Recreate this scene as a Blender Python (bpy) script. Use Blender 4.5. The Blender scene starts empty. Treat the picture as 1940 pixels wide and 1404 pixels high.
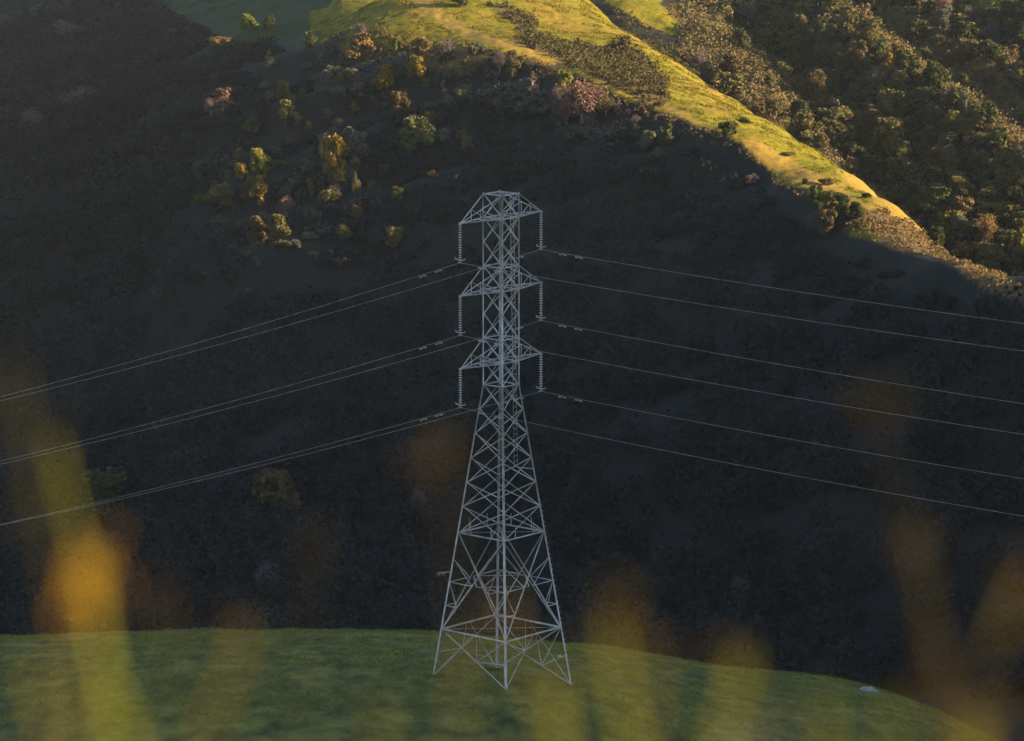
import bpy, math, random
import numpy as np
from mathutils import Vector

R = math.radians
rng = np.random.default_rng(7)
random.seed(7)
col = bpy.context.scene.collection
scene = bpy.context.scene

# ------------------------------------------------------------------ camera geometry
F = 7500.0                 # focal length in pixels of the 1940 px wide photograph
PITCH = R(9.9)
ZC = 76.0
CP, SP = math.cos(PITCH), math.sin(PITCH)

def ray(px, py):
    u = (px - 970.0) / F
    v = (702.0 - py) / F
    d = np.array([u, CP + v * SP, -SP + v * CP])
    return d

def P(px, py, D):
    """world point seen at a pixel at ground distance D"""
    d = ray(px, py)
    k = D / d[1]
    return np.array([d[0] * k, D, ZC + d[2] * k])

def proj(x, y, z):
    dz = z - ZC
    dep = y * CP - dz * SP
    dep = np.where(dep < 0.5, 0.5, dep)
    return 970.0 + F * x / dep, 702.0 - F * (y * SP + dz * CP) / dep

# ------------------------------------------------------------------ sun
SUN_EL = R(15.0)
SUN_AZ = R(-12.0)          # from +x, turned towards the camera
SD = np.array([math.cos(SUN_AZ), math.sin(SUN_AZ)])
TAN_EL = math.tan(SUN_EL)

# ------------------------------------------------------------------ noise
def vnoise(x, y, seed=0):
    xi = np.floor(x).astype(np.int64); yi = np.floor(y).astype(np.int64)
    xf = x - xi; yf = y - yi
    xf = xf * xf * (3 - 2 * xf); yf = yf * yf * (3 - 2 * yf)
    def h(a, b):
        n = (a * 374761393 + b * 668265263 + seed * 1442695041) & 0x7fffffff
        n = ((n ^ (n >> 13)) * 1274126177) & 0x7fffffff
        return ((n ^ (n >> 16)) & 0xffff) / 65535.0
    a = h(xi, yi); b = h(xi + 1, yi); c = h(xi, yi + 1); d = h(xi + 1, yi + 1)
    return (a * (1 - xf) + b * xf) * (1 - yf) + (c * (1 - xf) + d * xf) * yf - 0.5

def fbm(x, y, seed=0, octv=4):
    s = 0; a = 1.0
    for k in range(octv):
        s = s + a * vnoise(x * 2 ** k + 17.3 * k, y * 2 ** k - 9.1 * k, seed + k)
        a *= 0.5
    return s

# ------------------------------------------------------------------ the far ridge, by control points
C1 = [(480, -520, 1700), (540, -330, 1450), (590, -170, 1230), (625, -60, 1090), (640, 10, 1015), (660, 50, 972), (728, 55, 940), (836, 80, 912),
      (945, 90, 888), (1071, 133, 860), (1161, 173, 840), (1277, 218, 815), (1351, 246, 800), (1398, 265, 788),
      (1479, 342, 765), (1518, 363, 755), (1600, 415, 735), (1667, 463, 713), (1783, 491, 692), (1881, 551, 672),
      (1940, 575, 660), (2300, 700, 620), (2900, 850, 560), (3600, 1000, 500)]
C1W = np.array([P(*c) for c in C1])
C2 = [(1125, 5, 1010), (1183, 68, 985), (1240, 98, 965), (1290, 128, 945), (1342, 162, 925), (1428, 214, 885), (1513, 265, 845), (1582, 308, 812),
      (1642, 342, 785), (1710, 393, 757), (1744, 423, 745), (1812, 490, 716), (1881, 524, 701), (1940, 545, 692)]
C2W = np.array([P(*c) for c in C2])

def shadow_line(x, y):
    """height of the shadow edge cast by the crest polyline over (x, y)"""
    best = -1e9
    for i in range(len(C1W) - 1):
        a, b = C1W[i], C1W[i + 1]
        # (x,y) + L*SD = a + t (b-a)
        m = np.array([[SD[0], -(b[0] - a[0])], [SD[1], -(b[1] - a[1])]])
        det = np.linalg.det(m)
        if abs(det) < 1e-9: continue
        L, t = np.linalg.solve(m, np.array([a[0] - x, a[1] - y]))
        if -1e-6 <= t <= 1 + 1e-6 and L > 0:
            z = a[2] + t * (b[2] - a[2]) - L * TAN_EL
            best = max(best, z)
    return best

c1x = np.array([c[0] for c in C1], float); c1y = np.array([c[1] for c in C1], float)
ctrl = []
for p in C1W: ctrl.append(p)
for p in C2W: ctrl.append(p)
for (px, py, D) in C2:
    q = P(px, py, D + 35); q[2] -= 7; ctrl.append(q)
    q = P(px, py, D + 90); q[2] -= 24; ctrl.append(q)
for (px, py, D) in [(800, 0, 985), (900, 0, 1010), (1000, 0, 1040), (1060, 60, 945), (1140, 110, 905), (1230, 150, 880),
                    (1330, 200, 848), (1430, 260, 815), (1520, 310, 787), (1620, 370, 758), (700, 0, 975)]:
    ctrl.append(P(px, py, D))
near_ctrl = []
for px in (-250, 0, 200, 400, 600, 800, 1000, 1200, 1400, 1600, 1800, 2000):
    y0 = float(np.interp(px, c1x, c1y))
    if px <= 600: y0 = max(y0, 20)
    for py in list(np.arange(y0 + 35, 620, 95)) + [700, 820, 940, 1060, 1180, 1290]:
        if py < y0 + 30: continue
        if py < 560: g = 1.6 if 350 < px < 1300 else 4.0
        else: g = 3.0 + (py - 560) * 0.022
        sol = None
        for D in np.arange(430, 1500, 6.0):
            w = P(px, py, D)
            s = shadow_line(w[0], w[1])
            if s > -1e8 and w[2] < s - g:
                sol = D; break
        if sol is None: continue
        near_ctrl.append((px, py, sol))
# keep the slope monotone (nearer towards the bottom of the picture)
last = {}
for (px, py, D) in near_ctrl:
    if px in last and D > last[px] - 4: D = last[px] - 4
    if py > 1100: D = min(D, 655)
    last[px] = D
    ctrl.append(P(px, py, D))
for (x, y, z) in [(-420, 560, -95), (-420, 800, -85), (-420, 1050, -70), (-420, 1400, -30), (-300, 430, -95), (0, 430, -88), (200, 430, -80),
                  (300, 620, -60), (330, 900, -95), (330, 1150, -100), (250, 1450, -60), (60, 1250, -40), (-100, 1750, 40), (-450, 1750, 40), (450, 1750, -60),
                  (190, 820, -75), (190, 980, -85), (120, 1080, -60)]:
    ctrl.append(np.array([x, y, z], float))
ctrl = np.array(ctrl)
S = 100.0
def tps_k(r2):
    return 0.5 * r2 * np.log(r2 + 1e-12)
def tps_fit(c, lam=0.004):
    n = len(c); x = c[:, 0] / S; y = c[:, 1] / S
    A = tps_k((x[:, None] - x[None]) ** 2 + (y[:, None] - y[None]) ** 2) + lam * np.eye(n)
    Q = np.stack([np.ones(n), x, y], 1)
    M = np.block([[A, Q], [Q.T, np.zeros((3, 3))]])
    w = np.linalg.solve(M, np.concatenate([c[:, 2], np.zeros(3)]))
    return x, y, w
TPS = tps_fit(ctrl)
def spur(x, y):
    cx, cy, w = TPS
    sh = x.shape; x = x.ravel() / S; y = y.ravel() / S
    out = np.empty(len(x))
    for i in range(0, len(x), 40000):
        a = x[i:i + 40000]; b = y[i:i + 40000]
        k = tps_k((a[:, None] - cx[None]) ** 2 + (b[:, None] - cy[None]) ** 2)
        out[i:i + 40000] = k @ w[:-3] + w[-3] + w[-2] * a + w[-1] * b
    return out.reshape(sh)

def smax(a, b, k):
    h = np.clip(0.5 + 0.5 * (a - b) / k, 0, 1)
    return b * (1 - h) + a * h + k * h * (1 - h)

def plane_hit(px, py):
    d = ray(px, py)
    # ZC + d2 k = -10 + .03 (d0 k - 147) + .2 (d1 k - 1128)
    k = (ZC + 10 + 4.41 + 225.6) / (.03 * d[0] + .2 * d[1] - d[2])
    return d[0] * k, d[1] * k
GUL = [([(1430, -20), (1500, 60), (1575, 150), (1640, 240), (1720, 320), (1830, 430), (1920, 520)], 11.0, 9.0),
       ([(1640, -40), (1760, 70), (1830, 125), (1900, 170), (1990, 250)], 7.0, 7.0),
       ([(1690, 180), (1760, 262), (1850, 330), (1960, 420)], 9.0, 8.0),
       ([(1800, -30), (1880, 60), (1960, 110)], 6.0, 6.0)]
GULW = [([plane_hit(*p) for p in path], dep, wid) for path, dep, wid in GUL]
def gullies(x, y):
    t = np.zeros(np.shape(x))
    for path, dep, wid in GULW:
        dm = np.full(np.shape(x), 1e9)
        for (ax, ay), (bx, by) in zip(path[:-1], path[1:]):
            ex, ey = bx - ax, by - ay
            u = np.clip(((x - ax) * ex + (y - ay) * ey) / (ex * ex + ey * ey), 0, 1)
            dm = np.minimum(dm, (x - ax - u * ex) ** 2 + (y - ay - u * ey) ** 2)
        t = np.maximum(t, dep * np.exp(-dm / (2 * wid * wid)))
    return t
def hillside(x, y):
    xx = np.minimum(x, 260)
    z = -10 + 0.03 * (xx - 147) + 0.2 * (np.minimum(y, 1500) - 1128)
    # diagonal gullies
    u = (x * 0.80 + y * 0.28); v = (-x * 0.28 + y * 0.80)
    z = z + 6.0 * fbm(u / 40.0 + 3.1, v / 150.0, 31, 3) + 2.0 * fbm(x / 13.0, y / 13.0, 35, 2) - gullies(x, y)
    # small shoulder of grass high behind the ridge, raised to catch the sun
    z = z + 5.5 * np.exp(-((x - 33) / 14.0) ** 2 - ((y - 1135) / 40.0) ** 2)
    return z * 1.0 - 900.0 * np.clip((-15 - x) / 300.0, 0, 1)

def camera_hill(x, y):
    yy = np.maximum(y, -30)
    z = np.where(yy < 0.3, 74.55 - 0.10 * (yy - 0.3), 74.55 - 0.47 * (yy - 0.3))
    return z - 0.02 * np.abs(x) - 0.0004 * x * x

KX = np.array([-160, -90, -47, -33, -15, -5, 5, 14, 22, 29, 33, 38, 45, 70, 120.0])
KZ = np.array([-9, -3.2, -0.9, -0.45, -0.2, -0.45, -1.35, -2.7, -4.0, -4.7, -5.5, -7.5, -11.6, -27, -60.0])
def knoll(x, y):
    q = np.interp(x, KX, KZ)
    q = (q + np.interp(x - 3, KX, KZ) + np.interp(x + 3, KX, KZ)) / 3
    return q + 3.4 - (y - 256.3) ** 2 / 714.0

def side_hill(x, y):  # hill added out of frame to throw shade over knoll, tower and valley
    return -75 + 205 * np.exp(-(np.maximum(305 - x, 0) / 72) ** 2 / 2 - (np.maximum(x - 380, 0) / 160) ** 2 / 2 - ((y - 300) / 285) ** 2 / 2)

def height_raw(x, y):
    z = smax(spur(x, y), hillside(x, y), 4.0)
    w = np.clip((y - 395) / 70.0, 0, 1)            # the far ridges fade out in the valley behind the knoll
    z = z * w + (1 - w) * (-92.0)
    z = smax(z, side_hill(x, y), 6.0)
    z = smax(z, knoll(x, y), 2.0)
    z = smax(z, camera_hill(x, y), 3.0)
    return z

class Grid:
    def __init__(s, x0, x1, dx, y0, y1, dy):
        s.x0, s.y0, s.dx, s.dy = x0, y0, dx, dy
        s.xs = np.arange(x0, x1 + dx * .5, dx); s.ys = np.arange(y0, y1 + dy * .5, dy)
        s.X, s.Y = np.meshgrid(s.xs, s.ys)
        s.Z = None
    def at(s, x, y, Z=None):
        Z = s.Z if Z is None else Z
        fx = np.clip((x - s.x0) / s.dx, 0, len(s.xs) - 1.001); fy = np.clip((y - s.y0) / s.dy, 0, len(s.ys) - 1.001)
        i = fx.astype(int); j = fy.astype(int); a = fx - i; b = fy - j
        return (Z[j, i] * (1 - a) + Z[j, i + 1] * a) * (1 - b) + (Z[j + 1, i] * (1 - a) + Z[j + 1, i + 1] * a) * b

G = Grid(-620, 620, 2.0, -60, 1760, 2.0)
G.Z = height_raw(G.X, G.Y)

def shadow_map(gr, Z, step=3.0, n=170):
    """height of the shadow over each grid point, by marching towards the sun"""
    s = np.full(Z.shape, -1e9)
    for k in range(2, n):
        L = k * step
        s = np.maximum(s, gr.at(gr.X + SD[0] * L, gr.Y + SD[1] * L, Z) - L * TAN_EL)
    return s
SHD = shadow_map(G, G.Z)

# ground on the shaded side of the crest stays just under the shadow edge
gpx, gpy = proj(G.X, G.Y, G.Z)
edge = np.interp(gpx, c1x, c1y)
dist = np.clip((gpy - edge - 10) / 40.0, 0, 1) * ((G.Y > 520) & (G.Y < 1300))
dist *= np.clip((1980 - gpx) / 60, 0, 1)
SHC = shadow_map(G, np.where(dist > 0, -1e6, G.Z))       # only the crest and what lies beyond it cast this edge
low = SHC - 1.7 - 6.0 * np.clip((gpy - 520) / 120.0, 0, 1) - 6.0 * np.clip((330 - gpx) / 60.0, 0, 1)
low = np.maximum(low, G.Z - 18)
G.Z = np.where((G.Z > low) & (dist > 0), G.Z * (1 - dist) + np.minimum(G.Z, low) * dist, G.Z)
SHD = shadow_map(G, G.Z)

def ground(x, y):
    return float(G.at(np.array([x]), np.array([y]))[0])
def shadow_at(x, y):
    return float(G.at(np.array([x]), np.array([y]), SHD)[0])
def hit(px, py, d0=520.0, d1=1500.0):
    """where the camera ray through a pixel meets the ground"""
    d = ray(px, py)
    D = np.arange(d0, d1, 1.5)
    k = D / d[1]
    x = d[0] * k; z = ZC + d[2] * k
    g = G.at(x, D)
    m = np.nonzero(z < g)[0]
    if len(m) == 0: return None
    i = m[0]
    return float(x[i]), float(D[i])
def visible(x, y, z):
    D = np.arange(450, y - 2.5, 3.0)
    if len(D) == 0: return True
    t = D / y
    gz = G.at(x * t, D)
    return bool(np.all(gz < ZC + (z - ZC) * t + 0.3))

# ------------------------------------------------------------------ materials
def new_mat(name):
    m = bpy.data.materials.new(name); m.use_nodes = True
    nt = m.node_tree; nt.nodes.clear()
    out = nt.nodes.new('ShaderNodeOutputMaterial')
    return m, nt, out
def N(nt, t, **kw):
    n = nt.nodes.new(t)
    for k, v in kw.items(): setattr(n, k, v)
    return n
def L(nt, a, b): nt.links.new(a, b)
def ramp(nt, fac, stops):
    r = N(nt, 'ShaderNodeValToRGB')
    e = r.color_ramp.elements
    while len(e) < len(stops): e.new(0.5)
    for k, (p, c) in enumerate(stops):
        e[k].position = p; e[k].color = (*c, 1)
    L(nt, fac, r.inputs[0]); return r.outputs[0]
def noise(nt, vec, scale, detail=4, rough=0.55):
    n = N(nt, 'ShaderNodeTexNoise'); n.inputs['Scale'].default_value = scale
    n.inputs['Detail'].default_value = detail; n.inputs['Roughness'].default_value = rough
    L(nt, vec, n.inputs['Vector']); return n.outputs['Fac']
def mixc(nt, f, a, b, mode='MIX'):
    m = N(nt, 'ShaderNodeMix', data_type='RGBA', blend_type=mode)
    if isinstance(f, float): m.inputs[0].default_value = f
    else: L(nt, f, m.inputs[0])
    for s, v in ((m.inputs[6], a), (m.inputs[7], b)):
        if isinstance(v, tuple): s.default_value = (*v, 1)
        else: L(nt, v, s)
    return m.outputs[2]

def metal_mat(name, c, rough=.55, metallic=.35):
    m, nt, out = new_mat(name)
    b = N(nt, 'ShaderNodeBsdfPrincipled'); L(nt, b.outputs[0], out.inputs[0])
    g = N(nt, 'ShaderNodeNewGeometry')
    f = noise(nt, g.outputs['Position'], 1.3, 5)
    L(nt, ramp(nt, f, [(.3, tuple(v * .58 for v in c)), (.68, tuple(min(1, v * 1.2) for v in c))]), b.inputs['Base Color'])
    b.inputs['Roughness'].default_value = rough; b.inputs['Metallic'].default_value = metallic
    return m

def leaf_mat(name, c1, c2, trans=.13, stands=False):
    m, nt, out = new_mat(name)
    g = N(nt, 'ShaderNodeNewGeometry'); oi = N(nt, 'ShaderNodeObjectInfo')
    f = noise(nt, g.outputs['Position'], .9, 3)
    add = N(nt, 'ShaderNodeMath', operation='MULTIPLY_ADD'); L(nt, g.outputs['Random Per Island'], add.inputs[0]); add.inputs[1].default_value = .45
    L(nt, f, add.inputs[2])
    ad2 = N(nt, 'ShaderNodeMath', operation='MULTIPLY_ADD'); L(nt, oi.outputs['Random'], ad2.inputs[0]); ad2.inputs[1].default_value = .3
    L(nt, add.outputs[0], ad2.inputs[2])
    c = ramp(nt, ad2.outputs[0], [(.45, c1), (1.15 / 1.3, c2)])
    if stands:      # whole stands of trees differ in their leaf colour
        f2 = noise(nt, g.outputs['Position'], .055, 3, .6)
        c = mixc(nt, 1.0, c, ramp(nt, f2, [(.32, (.75, .84, .86)), (.5, (.95, 1, 1)), (.68, (1.3, 1.3, 1.36))]), 'MULTIPLY')
    d = N(nt, 'ShaderNodeBsdfDiffuse'); t = N(nt, 'ShaderNodeBsdfTranslucent')
    L(nt, c, d.inputs[0]); L(nt, c, t.inputs[0])
    mx = N(nt, 'ShaderNodeMixShader'); mx.inputs[0].default_value = trans
    L(nt, d.outputs[0], mx.inputs[1]); L(nt, t.outputs[0], mx.inputs[2]); L(nt, mx.outputs[0], out.inputs[0])
    return m

M = {}
M['steel'] = metal_mat('galvanised_steel', (.49, .49, .50))
M['steel_dull'] = metal_mat('dull_steel', (.34, .335, .33))
M['porcelain'] = metal_mat('grey_porcelain', (.46, .46, .465), .3, 0)
M['wire'] = metal_mat('aluminium_wire', (.34, .345, .35), .5, .3)
M['concrete'] = metal_mat('concrete', (.17, .165, .15), .9, 0)
M['white'] = metal_mat('white_enamel', (.8, .8, .78), .5, 0)
M['bark'] = metal_mat('bark', (.10, .075, .055), .95, 0)
M['pale_bark'] = metal_mat('pale_bark', (.34, .29, .25), .95, 0)
M['rock'] = metal_mat('rock', (.34, .34, .35), .9, 0)
M['gold'] = leaf_mat('golden_leaves', (.085, .060, .016), (.255, .175, .042))
M['orange'] = leaf_mat('orange_leaves', (.080, .055, .027), (.21, .138, .065))
M['yellowgreen'] = leaf_mat('yellow_green_leaves', (.07, .075, .014), (.20, .19, .04))
M['lime'] = leaf_mat('lime_leaves', (.065, .082, .022), (.18, .20, .055))
M['olive'] = leaf_mat('olive_leaves', (.045, .045, .018), (.165, .145, .06))
M['darkgreen'] = leaf_mat('dark_green_leaves', (.024, .034, .016), (.09, .10, .045))
M['green'] = leaf_mat('green_leaves', (.034, .044, .020), (.105, .118, .052))
M['greygreen'] = leaf_mat('grey_green_leaves', (.06, .065, .045), (.15, .15, .11))
M['pink'] = leaf_mat('pinkish_twigs', (.085, .052, .042), (.215, .13, .105))
M['brown'] = leaf_mat('brown_leaves', (.05, .04, .022), (.15, .108, .058))
M['purple'] = leaf_mat('grey_purple_twigs', (.055, .045, .045), (.14, .108, .108))
M['brush_brown'] = leaf_mat('brown_brush', (.048, .036, .018), (.175, .125, .062))
M['brush_olive'] = leaf_mat('olive_brush', (.018, .019, .009), (.078, .070, .033))
M['brush_dark'] = leaf_mat('dark_brush', (.036, .034, .017), (.15, .124, .062))
M['scrub'] = leaf_mat('grey_brown_scrub', (.030, .031, .028), (.105, .098, .082))
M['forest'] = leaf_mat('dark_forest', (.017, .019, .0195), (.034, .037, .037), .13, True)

# ground of the far hills: grass, dry grass and brush litter, by a land-cover mask kept in a colour attribute
m, nt, out = new_mat('hill_ground')
b = N(nt, 'ShaderNodeBsdfPrincipled'); b.inputs['Roughness'].default_value = .95; b.inputs['Specular IOR Level'].default_value = .1
L(nt, b.outputs[0], out.inputs[0])
g = N(nt, 'ShaderNodeNewGeometry'); at = N(nt, 'ShaderNodeAttribute', attribute_name='cover')
sep = N(nt, 'ShaderNodeSeparateColor'); L(nt, at.outputs['Color'], sep.inputs[0])
pos = g.outputs['Position']
n1 = noise(nt, pos, .055, 4); n2 = noise(nt, pos, .9, 4, .7); n3 = noise(nt, pos, .25, 3)
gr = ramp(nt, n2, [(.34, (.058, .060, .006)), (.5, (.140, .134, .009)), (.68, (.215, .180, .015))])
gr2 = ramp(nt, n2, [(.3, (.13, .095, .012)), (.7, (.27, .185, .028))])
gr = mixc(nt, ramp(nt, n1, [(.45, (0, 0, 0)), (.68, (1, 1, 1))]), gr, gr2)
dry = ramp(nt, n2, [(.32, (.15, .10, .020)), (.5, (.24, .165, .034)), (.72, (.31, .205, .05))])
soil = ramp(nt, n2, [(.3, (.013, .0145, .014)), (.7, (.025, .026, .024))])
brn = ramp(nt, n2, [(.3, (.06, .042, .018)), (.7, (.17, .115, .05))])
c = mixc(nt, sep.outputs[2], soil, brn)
mead = ramp(nt, n2, [(.3, (.020, .036, .016)), (.7, (.042, .060, .026))])  # darker grass carrying the meadow's shade in its colour
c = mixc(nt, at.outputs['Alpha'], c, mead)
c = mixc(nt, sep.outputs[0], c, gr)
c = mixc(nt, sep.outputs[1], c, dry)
L(nt, c, b.inputs['Base Color'])
bp = N(nt, 'ShaderNodeBump'); bp.inputs['Strength'].default_value = .55; bp.inputs['Distance'].default_value = .25
L(nt, n2, bp.inputs['Height']); L(nt, bp.outputs[0], b.inputs['Normal'])
M['hill'] = m

m, nt, out = new_mat('knoll_grass')
b = N(nt, 'ShaderNodeBsdfPrincipled'); b.inputs['Roughness'].default_value = .95; b.inputs['Specular IOR Level'].default_value = .1
L(nt, b.outputs[0], out.inputs[0])
g = N(nt, 'ShaderNodeNewGeometry'); pos = g.outputs['Position']
mp = N(nt, 'ShaderNodeMapping'); L(nt, pos, mp.inputs[0]); mp.inputs['Scale'].default_value = (1, .45, 1)
n1 = noise(nt, mp.outputs[0], .09, 3); n2 = noise(nt, mp.outputs[0], .55, 6, .65)
c1 = ramp(nt, n2, [(.34, (.028, .040, .012)), (.5, (.084, .094, .018)), (.68, (.165, .155, .031))])
c2 = ramp(nt, n2, [(.34, (.036, .048, .013)), (.5, (.108, .112, .021)), (.68, (.19, .17, .038))])
L(nt, mixc(nt, ramp(nt, n1, [(.38, (0, 0, 0)), (.62, (1, 1, 1))]), c1, c2), b.inputs['Base Color'])
bp = N(nt, 'ShaderNodeBump'); bp.inputs['Strength'].default_value = .6; bp.inputs['Distance'].default_value = .2
L(nt, n2, bp.inputs['Height']); L(nt, bp.outputs[0], b.inputs['Normal'])
M['knoll'] = m
M['blade'] = leaf_mat('grass_blades', (.05, .075, .018), (.17, .18, .05), .35)
M['tussock'] = leaf_mat('hill_tussocks', (.045, .043, .008), (.17, .145, .022), .2)
M['stalk_green'] = leaf_mat('weed_green_stems', (.20, .22, .02), (.32, .32, .03), .4)
M['stalk_brown'] = leaf_mat('weed_brown_stems', (.21, .165, .032), (.29, .225, .045), .4)
M['head_gold'] = leaf_mat('weed_golden_heads', (.50, .28, .02), (.62, .36, .03), .4)
M['head_orange'] = leaf_mat('weed_orange_heads', (.42, .29, .035), (.52, .36, .045), .4)
M['head_brown'] = leaf_mat('weed_brown_heads', (.24, .165, .045), (.32, .22, .06), .4)
M['head_white'] = leaf_mat('weed_pale_heads', (.55, .48, .40), (.65, .57, .48), .4)

# ------------------------------------------------------------------ object helpers
def link(o, parent=None):
    col.objects.link(o)
    if parent is not None: o.parent = parent
    return o
def mesh_obj(name, v, f, mat, parent=None, smooth=False, loc=None):
    me = bpy.data.meshes.new(name)
    v = np.asarray(v, dtype=np.float32); f = np.asarray(f, dtype=np.int32)
    nv, nf = len(v), len(f); k = f.shape[1]
    me.vertices.add(nv); me.vertices.foreach_set('co', v.ravel())
    me.loops.add(nf * k); me.loops.foreach_set('vertex_index', f.ravel())
    me.polygons.add(nf); me.polygons.foreach_set('loop_start', np.arange(0, nf * k, k, dtype=np.int32))
    try: me.polygons.foreach_set('loop_total', np.full(nf, k, dtype=np.int32))
    except Exception: pass
    if smooth: me.polygons.foreach_set('use_smooth', np.ones(nf, dtype=bool))
    me.update(calc_edges=True)
    if mat: me.materials.append(mat)
    o = bpy.data.objects.new(name, me)
    if loc is not None: o.location = loc
    return link(o, parent)
def tag(o, label=None, cat=None, group=None, kind=None):
    if label: o['label'] = label
    if cat: o['category'] = cat
    if group: o['group'] = group
    if kind: o['kind'] = kind
    return o
def empty(name, loc, parent=None):
    o = bpy.data.objects.new(name, None); o.location = loc; o.empty_display_size = .2
    return link(o, parent)

class MB:
    """collects quads"""
    def __init__(s): s.v = []; s.f = []
    def add(s, v, f):
        n = len(s.v); s.v.extend([tuple(p) for p in v]); s.f.extend([tuple(i + n for i in q) for q in f])
    def angle_bar(s, a, b, w, out=(0, 0, 1), t=None):
        """an L-section steel member"""
        a = Vector(a); b = Vector(b); d = (b - a).normalized(); t = t or w * .16
        o = Vector(out); o = (o - d * o.dot(d))
        if o.length < 1e-4: o = Vector((1, 0, 0)) - d * d.x
        o.normalize(); q = d.cross(o).normalized()
        prof = [(0, 0), (w, 0), (w, t), (t, t), (t, w), (0, w)]
        u1 = (o + q).normalized(); u2 = (o - q).normalized()
        pts = []
        for e in (a, b):
            for (m_, n_) in prof: pts.append(e - u1 * (m_ - w * .3) - u2 * (n_ - w * .3))
        f = [(k, (k + 1) % 6, (k + 1) % 6 + 6, k + 6) for k in range(6)]
        f += [(0, 1, 2, 3), (0, 3, 4, 5), (6, 9, 8, 7), (6, 11, 10, 9)]
        s.add(pts, f)
    def box_bar(s, a, b, w, h=None, out=(0, 0, 1)):
        a = Vector(a); b = Vector(b); d = (b - a).normalized(); h = h or w
        o = Vector(out); o = o - d * o.dot(d)
        if o.length < 1e-4: o = Vector((1, 0, 0)) - d * d.x
        o.normalize(); q = d.cross(o)
        pts = []
        for e in (a, b):
            for (m_, n_) in ((-1, -1), (1, -1), (1, 1), (-1, 1)): pts.append(e + q * (m_ * w / 2) + o * (n_ * h / 2))
        s.add(pts, [(0, 1, 5, 4), (1, 2, 6, 5), (2, 3, 7, 6), (3, 0, 4, 7), (0, 3, 2, 1), (4, 5, 6, 7)])
    def tube(s, pts, r, n=6):
        pts = [Vector(p) for p in pts]; rs = r if hasattr(r, '__len__') else [r] * len(pts)
        vs = []; fs = []
        for i, p in enumerate(pts):
            d = (pts[min(i + 1, len(pts) - 1)] - pts[max(i - 1, 0)]).normalized()
            ref = Vector((0, 0, 1)) if abs(d.z) < .9 else Vector((1, 0, 0))
            q = d.cross(ref).normalized(); o = q.cross(d)
            for k in range(n):
                a = 2 * math.pi * k / n
                vs.append(p + q * math.cos(a) * rs[i] + o * math.sin(a) * rs[i])
        for i in range(len(pts) - 1):
            for k in range(n):
                fs.append((i * n + k, i * n + (k + 1) % n, (i + 1) * n + (k + 1) % n, (i + 1) * n + k))
        s.add(vs, fs)
    def lathe(s, prof, c=(0, 0, 0), n=12):
        vs = []; fs = []
        for (r, z) in prof:
            for k in range(n):
                a = 2 * math.pi * k / n; vs.append((c[0] + r * math.cos(a), c[1] + r * math.sin(a), c[2] + z))
        for i in range(len(prof) - 1):
            for k in range(n):
                fs.append((i * n + k, i * n + (k + 1) % n, (i + 1) * n + (k + 1) % n, (i + 1) * n + k))
        s.add(vs, fs)
    def obj(s, name, mat, parent=None, smooth=False):
        return mesh_obj(name, s.v, s.f, mat, parent, smooth)

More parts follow.
